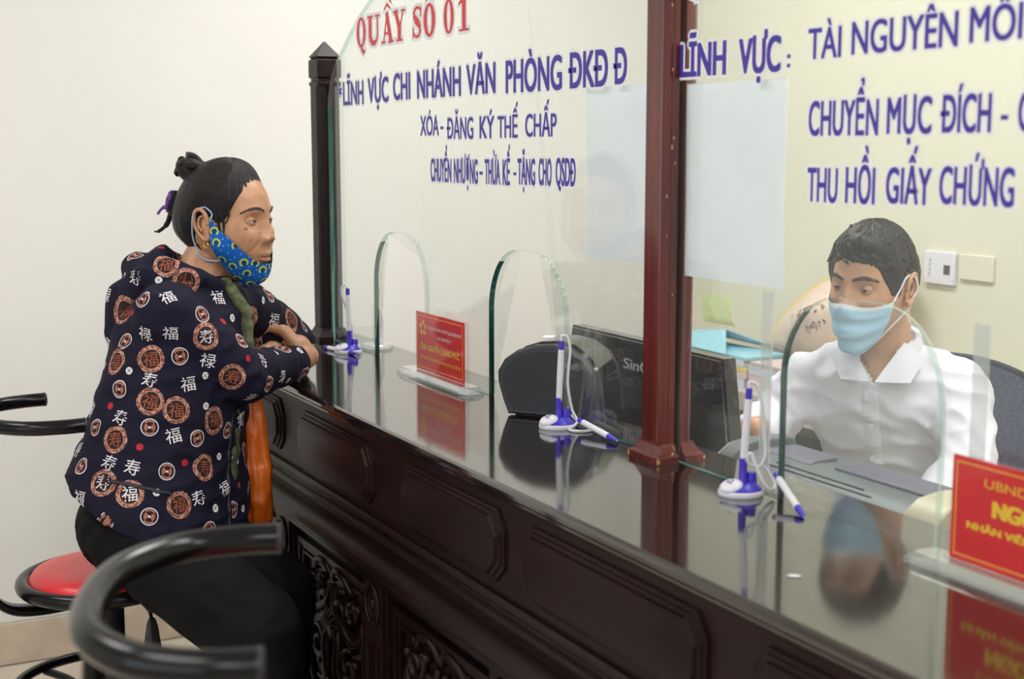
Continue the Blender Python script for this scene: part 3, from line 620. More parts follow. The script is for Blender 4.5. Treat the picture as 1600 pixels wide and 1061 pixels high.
t, c, W, zb, zt, yb = sign('red name sign with yellow emblem in acrylic stand between the two left openings', -.972, -.716, -.030, 1,
    [('BỘ PHẬN TIẾP NHẬN VÀ TRẢ KẾT QUẢ HUYỆN YÊN MÔ', .27, .945, .735, .052, sign_wht, .012), ('HÀNH CHÍNH PHỤC VỤ', .45, .74, .60, .052, sign_wht, .012),
     ('ÔNG: NGUYỄN QUANG PHÚC', .10, .915, .365, .105, sign_yel, .016), ('Viên chức Chi nhánh Văn phòng Đăng ký đất đai', .085, .94, .205, .060, sign_yel, .008)], 'name signs', 0)
b = MB(); ec = (-W + 2 * W * .155, zb + (zt - zb) * .735)
for k in range(5):
    a = PI / 2 + k * 2 * PI / 5
    P = lambda r, da: (ec[0] + r * 1.05 * math.cos(a + da), yb, ec[1] + r * math.sin(a + da))
    b.add([P(.0075, -.62), P(.0135, -.50), P(.0185, -.12), P(.0175, .22), P(.0125, .42), P(.0085, .25), P(.0095, -.05)], [tuple(range(7))])
b.build('emblem', sign_yel, c, smooth=0, fix=False)
t, c, W, zb, zt, yb = sign('red name sign in acrylic stand at the right edge of the counter', .718, .986, -.034, 1,
    [('UBND HUYỆN', .20, .80, .76, .085, sign_yel, -.005), ('NGÔ V', .25, .62, .50, .16, sign_yel, .045), ('NHÂN VIÊN CHI NHÁNH', .10, .92, .335, .07, sign_yel, .03)], 'name signs', 0)
# crumb of paper
b = MB(); b.ell((0, 0, .0012), (.009, .004, .0012), nu=10, nv=6); o = b.build('paper_scrap', sign_wht); o.location = (.653, -.231, HC - .0002); o.rotation_euler = (0, 0, .9); tag(o, 'tiny white scrap of paper lying alone on the counter top', 'paper scrap')

# ------------------------------------------------ black desktop printer poking through the second opening
t = thing('label_printer', 'black rounded desktop printer in the second arched opening', 'printer', (-.440, -.068, HC), math.radians(38.9))
prof = [(.0, .003), (-.012, .030), (-.022, .062), (-.022, .080), (-.008, .102), (.020, .120), (.055, .130), (.095, .133), (.130, .127), (.160, .110), (.180, .085), (.190, .050), (.195, .003)]
prof = [(x, .003 + (z - .003) * 1.10) for x, z in prof]
def inset(P, d):
    cx, cz = .09, .062; return [(cx + (x - cx) * (1 - d / .1), cz + (z - cz) * (1 - d / .065)) for x, z in P]
def ring(P, y): return [(x, y, z) for x, z in P]
MB().loft([ring(inset(prof, .004), 0.0), ring(prof, .004), ring(prof, .020), ring(inset(prof, .002), .022)]).build('side_frame', dkgrey_pl, t, smooth=30)
MB().loft([ring(inset(prof, .011), -.0015), ring(inset(prof, .010), .001)]).build('side_panel', blk_plastic, t, smooth=0)
pr2 = [(x * 1.0 + .004, z * 1.06) for x, z in prof]
MB().loft([ring(inset(prof, .006), .022), ring(inset(pr2, .003), .030), ring(inset(pr2, .003), .125), ring(inset(pr2, .010), .132)]).build('cover', blk_gloss, t, smooth=30)
MB().loft([ring(inset(prof, .003), .1315), ring(prof, .135), ring(prof, .150), ring(inset(prof, .006), .154)]).build('side_frame', dkgrey_pl, t, smooth=30)
MB().box(.055, .075, .045, .070, .1525, .1545).build('label', white_pl, t, bevel=.0004)
MB().box(.01, .175, .015, .14, -.0001, .006).build('foot', blk_plastic, t, smooth=0)

# ------------------------------------------------ desk and the equipment behind the counter
t = thing('clerk_desk', 'low desk surface running behind the counter under the monitor', 'desk', (0, 0, 0))
MB().box(-1.75, 2.2, .112, .43, .720, .7445).build('desk_top', desk_m, t, bevel=.002)
for x in (-1.72, -.2, 1.0, 2.15): MB().box(x, x + .025, .14, .41, 0, .720).build('side_panel', desk_m, t, bevel=.001)
t = thing('monitor', 'black flat monitor seen from the back behind the red-brown post', 'monitor', (-.37, .205, .800))
R_ = lambda y, zt_, e: [(-.375 - e, y, .075), (.322 + e, y, .075), (.228 + e * .5, y + .03, zt_), (-.335 - e * .5, y + .03, zt_)]
MB().loft([R_(0.0, .388, 0), R_(-.004, .386, -.006)]).build('rear_panel', blk_gloss, t, smooth=0)
MB().loft([R_(0.0005, .392, .004), R_(.028, .392, .003), R_(.031, .388, -.002)]).build('housing', blk_gloss, t, smooth=20)
MB().box(-.04, .04, .036, .05, -.045, .12).build('stand_neck', blk_plastic, t, bevel=.004)
MB().lathe([(.08, 0), (.08, .008), (.05, .014)], (0, .04, -.055), 32).build('stand_foot', blk_plastic, t)
vg = MB()
for k in range(26): vg.box(-.10 + k * .012, -.094 + k * .012, -.0062, -.004 + .012, .255, .257)
q = MB(); put_text(q, 'SinG', -.103, -.003, .329, .022, lambda x, z: (x, -.0062 + (z - .075) * .0855 + .0008, z), .02); q.build('logo', mat('grey_print', (.38, .38, .40, 1), .5, noise_amt=.03), t, smooth=0, fix=False)
MB().box(.060, .250, .012, .020, .235, .240).build('vent_slot', dk_groove, t, smooth=0)
for k in range(9):
    for j in range(3): MB().ell((.20 + k * .009, .0015, .145 + j * .009), (.0014, .0014, .0014), nu=6, nv=4).build('vent_hole', grey_pr, t)
# grey wide-carriage printer
t = thing('matrix_printer', 'grey ribbed desktop printer with cream end caps before the person in white', 'printer', (.24, .14, .760))
bodyp = [(.010, -.015), (.004, .225), (-.004, .245), (-.002, .262), (.018, .282), (.048, .292), (.075, .296), (.255, .292), (.262, .270), (.262, -.015)]
SQ = lambda P: [(y if y < .075 else .075 + (y - .075) * .42, z) for y, z in P]
MB().prism(SQ(bodyp), 'x', -.262, .205).build('body', grey_pr, t, smooth=30)
for k, (y0_, z0_) in enumerate([(.0005, .266), (.012, .2765), (.024, .2845), (.036, .2885)]):
    MB().box(-.20 + k * .02, .17 - k * .03, y0_ - .0008, y0_ + .003, z0_ - .001, z0_ + .0018).build('groove', dk_groove, t, smooth=0)
MB().prism(SQ([(.070, .2955), (.072, .3005), (.250, .2975), (.252, .2925)]), 'x', -.03, .203).build('top_cover', lav_pr, t, bevel=.002)
MB().prism([(.060, .2945), (.072, .2985), (.12, .300), (.12, .2955)], 'x', -.20, -.08).build('paper_guide', lav_pr, t, smooth=0)
capp = [(-.002, -.015), (-.008, .235), (-.006, .265), (.006, .290), (.030, .306), (.070, .312), (.24, .309), (.266, .290), (.268, -.015)]; capp = SQ(capp)
MB().prism(capp, 'x', .205, .275).build('end_cap', cream_pl, t, bevel=.004)
MB().prism([(y, z - .006) for y, z in capp], 'x', -.270, -.262).build('end_cap', cream_pl, t, bevel=.002)
MB().prism([(y - .0015, z - .002) if z > .1 else (y, z) for y, z in capp], 'x', -.262, -.225).build('grey_shoulder', grey_pr, t, bevel=.003)

# ------------------------------------------------ furniture at the back wall
t = thing('side_table', 'pale low table against the cream back wall', 'table', (0, 0, 0))
MB().box(-2.2, -.1, 1.22, 1.585, .790, .850).build('table_top', desk_m, t, bevel=.003)
for x in (-2.18, -.10): MB().box(x, x + .03, 1.25, 1.57, 0, .79).build('table_leg', desk_m, t, bevel=.002)
MB().box(-1.30, -.11, 1.25, 1.56, .02, .789).build('cabinet_body', blk_plastic, t, bevel=.003)
MB().box(-2.15, -1.302, 1.26, 1.56, .50, .5195).build('lower_shelf', mat('dark_shelf', (.10, .10, .11, 1), .6, noise_amt=.1), t, bevel=.002)
def stack(name, label, cat, x0, x1, y0, y1, z0, layers, rz=.0):
    t = thing(name, label, cat, ((x0 + x1) / 2, (y0 + y1) / 2, z0), rz); z = 0; rnd = random.Random(len(label))
    for nm, h, m in layers:
        dx = rnd.uniform(-.008, .008); MB().box(-(x1 - x0) / 2 + dx, (x1 - x0) / 2 + dx, -(y1 - y0) / 2, (y1 - y0) / 2, z, z + h - .001).build(nm, m, t, bevel=.001); z += h
    return t
pink = mat('pinkish_paper', (.72, .60, .58, 1), .7, noise_amt=.05); lav = mat('lavender_white_paper', (.66, .66, .80, 1), .7, noise_amt=.05); yel = mat('yellow_pad', (.85, .62, .16, 1), .6, noise_amt=.04); cyan = mat('light_blue_folder', (.34, .66, .78, 1), .6, noise_amt=.05)
stack('paper_stack', 'stack of papers with light blue folder on top, by back wall', 'papers', -1.86, -1.42, 1.24, 1.40, .850, [('paper_bundle', .030, lav), ('paper_bundle', .020, pink), ('yellow_pad', .014, yel), ('paper_bundle', .022, lav), ('folder', .012, cyan)], .05)
f = MB(); f.add([(-.2, -.11, 0), (.16, -.12, 0), (.02, -.02, .055), (-.17, 0, .030), (-.2, .1, .0), (.16, .1, 0)], [(0, 1, 2, 3), (3, 2, 5, 4)])
o = f.build('folder', cyan, smooth=0, solid=.002); o.location = (-1.63, 1.34, .951); tag(o, 'light blue folder lying half open on top of the paper stack', 'folder')
stack('paper_stack', 'pinkish paper pile on the back table behind the white-shirted arm', 'papers', -1.385, -1.08, 1.24, 1.40, .850, [('paper_bundle', .05, pink), ('paper_bundle', .030, lav), ('paper_bundle', .012, pink)], -.04)
stack('paper_stack', 'bluish grey papers on the lower shelf of the back table', 'papers', -1.75, -1.30, 1.28, 1.5, .520, [('paper_bundle', .06, lav), ('paper_bundle', .05, mat('slate_paper', (.3, .34, .42, 1), .7, noise_amt=.1))], .0)
# leaning conical hat with writing
t = thing('leaf_hat', 'beige woven hat with dark handwriting leaning on the back wall', 'hat', (-1.33, 1.485, 1.065))
hatm = mat('pale_straw', (.80, .63, .52, 1), .6, noise_amt=.08, noise_scale=40, bump=.0006, bump_scale=120)
MT = Matrix.Rotation(math.radians(-22), 3, 'Y') @ Matrix.Rotation(math.radians(74), 3, 'X')
b = MB().lathe([(.345, -.045), (.35, -.043), (.345, -.037), (.23, .01), (.10, .055), (.012, .085), (.002, .087)], seg=48, sy=.42); b.v = [tuple(MT @ Vector(p)) for p in b.v]; b.build('hat_cone', hatm, t, smooth=60)
b = MB().tube([tuple(MT @ Vector((.347 * math.cos(a), .347 * .42 * math.sin(a), -.042))) for a in [2 * PI * k / 48 for k in range(48)]], .008, 8, closed=True); b.build('hat_rim', yel, t)
ink = mat('ink_handwriting', (.06, .04, .05, 1), .6, noise_amt=.05); rnd = random.Random(5)
b = MB()
def hatpt(x, y):
    r = math.hypot(x, y / .42) ; z = .087 - .127 * (r / .347) + .002; return MT @ Vector((x, y, z + .001))
for li, (xx, yy, n) in enumerate([(-.17, .02, 5), (-.03, .0, 6), (-.02, -.045, 5), (.06, .05, 4)]):
    x = xx
    for k in range(n):
        pts = [hatpt(x + rnd.uniform(-.008, .010), yy + rnd.uniform(-.013, .013)) for _ in range(5)]; b.tube(spline(pts, 4), .0022, 6); x += .02
b.build('handwriting', ink, t)
# wall plates
t = thing('wall_switch', 'white wall socket plate with dark port on the back wall', 'wall socket', (-.970, 1.6, 1.242))
MB().box(-.059, .059, -.014, 0, -.047, .047).build('plate', white_pl, t, bevel=.003)
MB().box(.022, .044, -.016, -.0141, -.016, .010).build('port', mat('dark_port', (.06, .06, .07, 1), .5, noise_amt=.02), t, smooth=0)
for k in range(4): MB().box(-.036, -.030, -.0155, -.0141, -.022 + k * .013, -.014 + k * .013).build('indicator', mat('port_grey', (.5, .5, .55, 1), .5, noise_amt=.02), t, smooth=0)
t = thing('wall_box', 'blank cream cable box beside the white socket on the back wall', 'cable box', (-.835, 1.6, 1.252))
MB().box(-.062, .062, -.010, 0, -.036, .036).build('cover', mat('cream_box', (.76, .73, .60, 1), .5, noise_amt=.02), t, bevel=.003)

# ------------------------------------------------ bar stools
def stool(label, loc, yaw, zs, zb, hw, dp, sticker, tipx=0.0):
    t = thing('bar_stool', label, 'stool', loc, yaw, 'black tube bar stools')
    MB().lathe([(.02, zs - .036), (.145, zs - .034), (.156, zs - .020), (.153, zs - .008), (.142, zs + .006), (.116, zs + .012), (.06, zs + .013), (.003, zs + .013)], seg=56).build('seat_cushion', red_vinyl, t, smooth=60)
    MB().tube([((.165) * math.cos(2 * PI * k / 56), .165 * math.sin(2 * PI * k / 56), zs - .018) for k in range(56)], .0155, 14, closed=True).build('seat_rim', blk_metal, t)
    MB().lathe([(.002, zs - .052), (.12, zs - .050), (.15, zs - .036), (.002, zs - .034)], seg=40).build('seat_plate', blk_metal, t)
    MB().lathe([(.038, .10), (.038, zs - .05)], seg=32).build('column', blk_plastic, t)
    MB().lathe([(.036, .03), (.046, .03), (.046, zs - .218), (.043, zs - .212), (.036, zs - .212)], seg=32).build('column_sleeve', blk_plastic, t)
    MB().lathe([(.215, 0), (.22, .006), (.21, .014), (.10, .032), (.05, .05), (.04, .06)], seg=56).build('base_disc', blk_metal, t)
    MB().tube([(.195 * math.cos(2 * PI * k / 56), .195 * math.sin(2 * PI * k / 56), zs - .252) for k in range(56)], .0115, 12, closed=True).build('foot_ring', blk_metal, t)
    for k in range(4):
        a = k * PI / 2 + .5; c_, s_ = math.cos(a), math.sin(a)
        MB().tube(spline([(.04 * c_, .04 * s_, zs - .36), (.075 * c_, .075 * s_, zs - .29), (.12 * c_, .12 * s_, zs - .268), (.193 * c_, .193 * s_, zs - .262)]), .009, 10).build('ring_spoke', blk_metal, t)
    MB().tube(spline([(.02, .03, zs - .045), (.035, .075, zs - .075), (.045, .085, zs - .115)]), .004, 8).build('lever_rod', blk_metal, t)
    MB().loft([[(.045 + dx * s, .085 + dy * s2, z) for dx, dy in ((-1, -1), (1, -1), (1, 1), (-1, 1))] for s, s2, z in ((.007, .006, zs - .108), (.012, .010, zs - .125), (.026, .012, zs - .168), (.026, .012, zs - .196), (.016, .009, zs - .205))]).build('lever_paddle', blk_plastic, t, bevel=.003)
    yb = -.235
    path = spline([(0, -.02, zs - .058), (0, -.14, zs - .062), (0, -.205, zs - .045), (0, yb - .008, zs + .01), (0, yb - .012, zs + .08), (0, yb - .006, (zs + zb) / 2 + .04), (0, yb, zb - .03), (0, yb, zb - .008)], 8)
    rg = []
    for i, p in enumerate(path):
        q = (path[min(i + 1, len(path) - 1)] - path[max(i - 1, 0)]).normalized(); n = Vector((1, 0, 0)).cross(q)
        rg.append([p + Vector((sx * .026, 0, 0)) + n * (sn * .008) for sx, sn in ((-1, -.6), (-.8, -1), (.8, -1), (1, -.6), (1, .6), (.8, 1), (-.8, 1), (-1, .6))])
    MB().loft(rg).build('back_bar', blk_metal, t, smooth=50)
    U = spline([(-hw, yb + dp, zb), (-hw * .99, yb + dp * .72, zb), (-hw * .86, yb + dp * .36, zb), (-hw * .5, yb + dp * .08, zb), (0, yb, zb), (hw * .5, yb + dp * .08, zb), (hw * .86, yb + dp * .36, zb), (hw * .99, yb + dp * .72, zb), (hw, yb + dp, zb)], 8)
    h = MB().tube(U, .0145 if sticker else .0165, 18).build('backrest_tube', blk_metal, t, smooth=60)
    for s in (0, -1):
        p = U[s]; d = (U[0] - U[1] if s == 0 else U[-1] - U[-2]).normalized()
        MB().tube([p - d * .001, p + d * .003, p + d * .0045], [.0150 if sticker else .017, .0150 if sticker else .017, .012], 18).build('end_plug', blk_plastic, h)
    if sticker: MB().box(-.018, .006, yb + .003, yb + .0065, zs + .20, zs + .235).build('sticker', red_vinyl, t, smooth=0)
    return t
stool('bar stool with red seat under the seated woman', (-.955, -.765, 0), math.radians(4), .700, 1.048, .162, .165, True)
stool('bar stool in the foreground, only its blurred black backrest tube showing', (.760, -.868, 0), math.radians(-20.5), .820, 1.170, .190, .165, False)

# ================================================================== PEOPLE
def frame(az_deg, pitch=0, roll=0):
    a = math.radians(az_deg); F = Vector((math.cos(a), math.sin(a), 0)); R = Vector((math.sin(a), -math.cos(a), 0)); U = Vector((0, 0, 1))
    M = Matrix((R, F, U)).transposed()
    return M @ Matrix.Rotation(math.radians(pitch), 3, 'X') @ Matrix.Rotation(math.radians(roll), 3, 'Y')
def sst(a, b, x):
    t = max(0, min(1, (x - a) / (b - a))); return t * t * (3 - 2 * t)
def ga(x, z, cx, cz, sx, sz): return math.exp(-((x - cx) / sx) ** 2 - ((z - cz) / sz) ** 2)
def head_pt(az, el, off=0.0, feat=1.0, age=0.0):
    """az, el degrees; az 0 = face, +90 = right side. returns local point (x right, y forward, z up), metres"""
    a, e = math.radians(az), math.radians(el); nx, ny, nz = math.sin(a) * math.cos(e), math.cos(a) * math.cos(e), math.sin(e)
    t = max(0, -nz); x = .0755 * nx; z = .118 * nz
    if ny > 0: y = .091 * (ny ** .86)
    else: y = -.100 * (-ny) ** .95
    x *= 1 - .06 * sst(0, .5, t) - .27 * sst(.35, 1.0, t) * (1 if ny > -.3 else .8) + age * .07 * sst(.1, .6, t)
    x *= 1 - .05 * sst(.2, .9, ny) * sst(0, .4, nz)
    if ny < 0: y *= 1 - .50 * sst(.15, .95, t)
    y += .030 * t ** 1.6
    z -= .004 * t
    if feat > 0 and ny > 0:
        w = sst(.1, .5, ny) * feat; ax = abs(x)
        d = ga(x, z, 0, .004, .0095, .020) * (.010 - .004 * age) + ga(x, z, 0, -.022, .0125, .0130) * (.019 - .0045 * age) + ga(ax, z, .0135, -.027, .0070, .0075) * (.008 + .001 * age) + age * (ga(x, z, 0, .055, .05, .035) * .004 + ga(ax, z, .048, -.035, .02, .025) * .004)
        d += -ga(ax, z, .033, .010, .017, .012) * .0095 + ga(ax, z, .030, .032, .021, .008) * .0040 - ga(x, z, 0, .014, .011, .008) * .002
        d += ga(ax, z, .044, -.018, .018, .017) * .0050 + ga(ax, z, .024, -.047, .016, .02) * .002
        d += ga(x, z, 0, -.0565, .021, .0055) * .0065 + ga(x, z, 0, -.0700, .017, .0062) * .0070 - ga(x, z, 0, -.0632, .022, .0022) * .0035
        d += -ga(x, z, 0, -.042, .010, .007) * .001 + ga(x, z, 0, -.100, .020, .014) * .008 - ga(x, z, 0, -.082, .02, .006) * .002
        d -= age * ga(ax - .9 * max(0, -.028 - z), z, .021, -.045, .0035, .020) * .0022    # nasolabial fold
        d -= age * ga(ax, z, .031, -.006, .016, .0025) * .0016                               # eye bag crease
        y += w * d
    if feat > 0 and ny > -.2: # temples
        x -= math.copysign(1, x) * ga(y, z, .045, .028, .022, .020) * .0035 if abs(x) > .03 else 0
    p = Vector((x, y, z))
    if off:
        n = Vector((nx / .075, ny / .095, nz / .118)).normalized(); p += n * off
    return p
def head_mesh(sc, age):   # age 1: softer, fuller, older face
    b = MB(); NU, NV = 176, 130
    rings = []
    for j in range(1, NV):
        el = -90 + 180 * j / NV
        rings.append([tuple(head_pt(360 * i / NU, el, age=age) * sc) for i in range(NU)])
    b.loft(rings)
    for s in (1, -1):
        c = Vector((.031 * s, .0, .0085)); 
        yv = head_pt(math.degrees(math.atan2(.031 * s / .0755, 1)) * .9, 4, age=age).y
        c.y = yv - .0092; EYES.append(c)
        for lo in (0, 1):
            def fn(u, v):
                th = math.radians(-78 + 156 * u); k = math.cos(th)
                e0 = (LID[0] * k - 3) if not lo else (-LID[1] * k + 1); e1 = 62 if not lo else -58
                e = math.radians(e0 + (e1 - e0) * v); r = .0134
                return tuple((c + Vector((r * math.sin(th) * math.cos(e), r * math.cos(th) * math.cos(e), r * math.sin(e)))) * sc)
            b.grid(fn, 18, 8)
            for q in (fn,): b.tube([Vector(fn(u / 18, 0)) for u in range(19)], .0009 * sc, 6)
        # ear
        E0 = Vector((.0735 * s, -.006, -.002)); 
        M = Matrix.Rotation(math.radians(-18) * s, 3, 'Z') @ Matrix.Rotation(math.radians(8), 3, 'X')
        b.ell(E0 * sc, (.0055 * sc, .0155 * sc, .029 * sc), M, 20, 12)
        hx = spline([(.004 * s, .014, .000), (.008 * s, .013, .020), (.011 * s, .002, .031), (.013 * s, -.013, .027), (.013 * s, -.018, .008), (.010 * s, -.013, -.012), (.006 * s, -.003, -.025), (.004 * s, .007, -.030), (.002 * s, .011, -.020)], 6)
        b.tube([(E0 + M @ p) * sc for p in hx], [.0042 * sc] * (len(hx) - 12) + [.0055 * sc] * 12, 10)
        hx = spline([(.006 * s, .004, .018), (.009 * s, -.006, .014), (.009 * s, -.010, .0), (.006 * s, -.003, -.013)], 6)
        b.tube([(E0 + M @ p) * sc for p in hx], .0028 * sc, 8)
    return b
EYES = []; LID = [17, 14]
def place(b, M, O):
    b.v = [tuple(O + M @ Vector(p)) for p in b.v]; return b
def strand_cap(line, offf, M, O, sc, naz=120, nel=26, jit=.0012):
    """hair shell from a hairline function line(az) up to the crown"""
    b = MB(); rings = []
    rnd = random.Random(4); jz = [rnd.uniform(-1, 1) for _ in range(naz)]
    for j in range(nel + 1):
        v = j / nel; r = []
        for i in range(naz):
            az = -180 + 360 * i / naz; e0 = line(abs(az)) + 1.6 * jz[i] * (1 - v) ** 3; e = e0 + (88.5 - e0) * v
            r.append(tuple(O + M @ (head_pt(az, e, off=offf(az, e, v) + jit * noise.noise(Vector((az * .35, v * 2.2, 1))), feat=0) * sc)))
        rings.append(r)
    b.loft(rings, cap=True); return b
def interp(tab, x):
    for (a, va), (b_, vb) in zip(tab, tab[1:]):
        if x <= b_: return va + (vb - va) * (x - a) / (b_ - a)
    return tab[-1][1]
def hand(b, wrist, d, nrm, side, curl, spread=.05, thumb=True, size=1.0):
    """side=+1: thumb on +cross side"""
    W = Vector(wrist); d = Vector(d).normalized(); n = Vector(nrm); n = (n - d * n.dot(d)).normalized(); s = d.cross(n) * side
    k = size
    b.cap_(W, W + d * .03 * k, .024 * k, .028 * k)
    for t in (-.024, -.008, .008, .023): b.cap_(W + d * .01 * k + s * t * .6 * k, W + d * .082 * k + s * t * k + n * (.004 - abs(t) * .1) * k, .015 * k, .0108 * k, 12)
    for i, (t, L) in enumerate(((.025, .92), (.0085, 1.0), (-.008, .95), (-.024, .76))):
        p = W + d * (.084 - .004 * abs(i - 1)) * k + s * t * k; a = 0; dd = d + s * spread * (1.5 - i)
        for seg, r0, r1, c in ((.043, .0100, .0090, .8), (.026, .0090, .0082, 1.25), (.021, .0082, .0066, .7)):
            a += curl * c; v = (dd.normalized() * math.cos(a) - n * math.sin(a)).normalized(); q = p + v * seg * L * k; b.cap_(p, q, r0 * k, r1 * k, 12); p = q
    if thumb:
        p = W + d * .022 * k + s * .022 * k - n * .006 * k; v = (d * .75 + s * .62 - n * .25).normalized(); q = p + v * .042 * k; b.cap_(p, q, .0135 * k, .0108 * k, 12)
        v2 = (d * .95 + s * .10 - n * .35).normalized(); r = q + v2 * .030 * k; b.cap_(q, r, .0105 * k, .0095 * k, 12); b.cap_(r, r + (v2 - s * .2).normalized() * .022 * k, .0095 * k, .0072 * k, 12)
def ellring(c, ax, ay, rx, ry, n=36, tilt=0.0, e=1.0, tdir=None):
    c = Vector(c); out = []
    for k in range(n):
        t = 2 * PI * k / n; ct, st = math.cos(t), math.sin(t); u = math.copysign(abs(ct) ** e, ct) * rx; v = math.copysign(abs(st) ** e, st) * ry
        out.append(c + ax * u + ay * v + Vector((0, 0, -tilt * v)))
    return out
def wrinkle(seed, amp, fr, fold=()):
    def fn(p, n):
        q = Vector((p.x * fr, p.y * fr, p.z * fr * 1.6)) + Vector((seed, 0, 0))
        a = noise.noise(q); r = (1 - abs(noise.noise(q * 1.7 + Vector((3, 1, 2))))) ** 3
        d = amp * (.6 * a + .9 * (r - .4))
        for c, rad, ax, wl, am in fold:
            dd = (p - Vector(c)).length
            if dd < rad * 2: d += am * math.exp(-(dd / rad) ** 2) * math.sin(2 * PI * ((p - Vector(c)).dot(Vector(ax)) / wl + .5 * a))
        return d
    return fn
def add_body(name, head, body_mb, mat_, parent, voxel=.0045):
    me = fuse(body_mb, voxel, 3); b = MB(); b.v = list(head.v); b.f = list(head.f); b.mi = [0] * len(b.f)
    b.add([tuple(v.co) for v in me.vertices], [tuple(p.vertices) for p in me.polygons]); bpy.data.meshes.remove(me)
    m2 = b.mesh(name); m2.materials.append(mat_)
    for p in m2.polygons: p.use_smooth = True
    return link(name, m2, parent, world=True)
def wsurf(bvh, p, d, lift):
    h = bvh.ray_cast(Vector(p), Vector(d).normalized())
    return (h[0] + h[1].normalized() * lift * (1 if h[1].dot(Vector(d)) < 0 else -1)) if h[0] else None
def strip_on(bvh, pts, outd, w, lift, side, m, name, parent, n=10):
    b = MB(); P = spline(pts, n); outd = Vector(outd).normalized(); side = Vector(side).normalized(); rows = []
    for p in P:
        row = []
        for k in (-1, -.5, 0, .5, 1):
            h = wsurf(bvh, p + outd * .25 + side * (w * k), -outd, lift if abs(k) < 1 else -.0005)
            row.append(h if h else p + side * w * k)
        rows.append(row)
    for i in range(len(rows) - 1):
        b.add(rows[i] + rows[i + 1], [(j, j + 1, j + 6, j + 5) for j in range(4)])
    return b.build(name, m, parent, world=True)

# ---- printed cloth material driven by a per-corner 'motif' coordinate
def motif_mat(name, base, kinds, bumpd=.0006):
    m = bpy.data.materials.new(name); m.use_nodes = True; nt = m.node_tree; g = NG(m); b = nt.nodes['Principled BSDF']
    at = nt.nodes.new('ShaderNodeAttribute'); at.attribute_name = 'motif'; sp = nt.nodes.new('ShaderNodeSeparateXYZ'); nt.links.new(at.outputs['Vector'], sp.inputs[0])
    x, y, k = sp.outputs; r = g.m('SQRT', g.m('ADD', g.m('MULTIPLY', x, x), g.m('MULTIPLY', y, y)))
    tc = nt.nodes.new('ShaderNodeTexCoord'); nz = nt.nodes.new('ShaderNodeTexNoise'); nz.inputs['Scale'].default_value = 190; nt.links.new(tc.outputs['Object'], nz.inputs['Vector'])
    nb = nt.nodes.new('ShaderNodeTexNoise'); nb.inputs['Scale'].default_value = 60; nb.inputs['Detail'].default_value = 5; nt.links.new(tc.outputs['Object'], nb.inputs['Vector'])
    rr = g.m('ADD', r, g.m('MULTIPLY', g.m('SUBTRACT', nb.outputs[0], .5), .16))
    col = base
    def isk(v): return g.inr(k, v - .5, v + .5)
    for kd in kinds: col = kd(g, col, x, y, r, rr, nz.outputs[0], isk)
    nt.links.new(col, b.inputs['Base Color']); b.inputs['Roughness'].default_value = .8; b.inputs['Specular IOR Level'].default_value = .2
    n3 = nt.nodes.new('ShaderNodeTexNoise'); n3.inputs['Scale'].default_value = 45; nt.links.new(tc.outputs['Object'], n3.inputs['Vector'])
    bp = nt.nodes.new('ShaderNodeBump'); bp.inputs['Distance'].default_value = bumpd; nt.links.new(n3.outputs[0], bp.inputs['Height']); nt.links.new(bp.outputs[0], b.inputs['Normal'])
    return m
navy = (.0060, .0055, .0185, 1); br1 = (.19, .070, .048, 1); br2 = (.47, .25, .19, 1); inner = (.030, .012, .014, 1); orange = (.27, .075, .035, 1); wht = (.72, .68, .72, 1); rdd = (.40, .02, .03, 1)
def k_med(g, c, x, y, r, rr, n, isk):
    s = isk(1); ringc = g.mix(g.m('GREATER_THAN', n, .52), br1, br2)
    c = g.mix(g.m('MULTIPLY', s, g.m('LESS_THAN', rr, 1.0)), c, ringc)
    c = g.mix(g.m('MULTIPLY', s, g.m('LESS_THAN', rr, .72)), c, inner)
    return g.mix(g.m('MULTIPLY', s, g.inr(rr, .70, .745)), c, wht if False else br2)
def k_coin(g, c, x, y, r, rr, n, isk):
    s = isk(2); chk = g.m('GREATER_THAN', g.m('MULTIPLY', g.m('SUBTRACT', g.m('ABSOLUTE', x), g.m('ABSOLUTE', y)), g.m('SUBTRACT', .62, r)), 0.0)
    c = g.mix(g.m('MULTIPLY', s, g.m('LESS_THAN', r, 1.0)), c, wht)
    c = g.mix(g.m('MULTIPLY', s, g.m('LESS_THAN', r, .90)), c, inner)
    c = g.mix(g.m('MULTIPLY', g.m('MULTIPLY', s, g.m('LESS_THAN', r, .84)), chk), c, (.34, .14, .10, 1))
    return g.mix(g.m('MULTIPLY', s, g.m('LESS_THAN', r, .13)), c, wht)
def k_red(g, c, x, y, r, rr, n, isk): return g.mix(g.m('MULTIPLY', isk(4), g.m('LESS_THAN', r, 1.0)), c, rdd)
def k_dot(g, c, x, y, r, rr, n, isk):
    s = isk(5); c = g.mix(g.m('MULTIPLY', s, g.m('LESS_THAN', r, 1.0)), c, wht); cr = g.m('LESS_THAN', g.m('ABSOLUTE', g.m('SUBTRACT', g.m('ABSOLUTE', x), g.m('ABSOLUTE', y))), .12)
    return g.mix(g.m('MULTIPLY', g.m('MULTIPLY', s, g.m('LESS_THAN', r, .8)), cr), c, navy)
def k_moon(g, c, x, y, r, rr, n, isk):
    s = isk(7); gap = g.m('GREATER_THAN', g.m('ADD', y, g.m('MULTIPLY', r, .78)), 0.0)
    c = g.mix(g.m('MULTIPLY', g.m('MULTIPLY', s, g.inr(r, .58, 1.0)), gap), c, (.42, .50, .06, 1))
    c = g.mix(g.m('MULTIPLY', s, g.m('LESS_THAN', r, .55)), c, (.006, .045, .16, 1))
    return c
def k_spk(g, c, x, y, r, rr, n, isk): return g.mix(g.m('MULTIPLY', isk(8), g.m('LESS_THAN', r, 1.0)), c, (.25, .55, .8, 1))
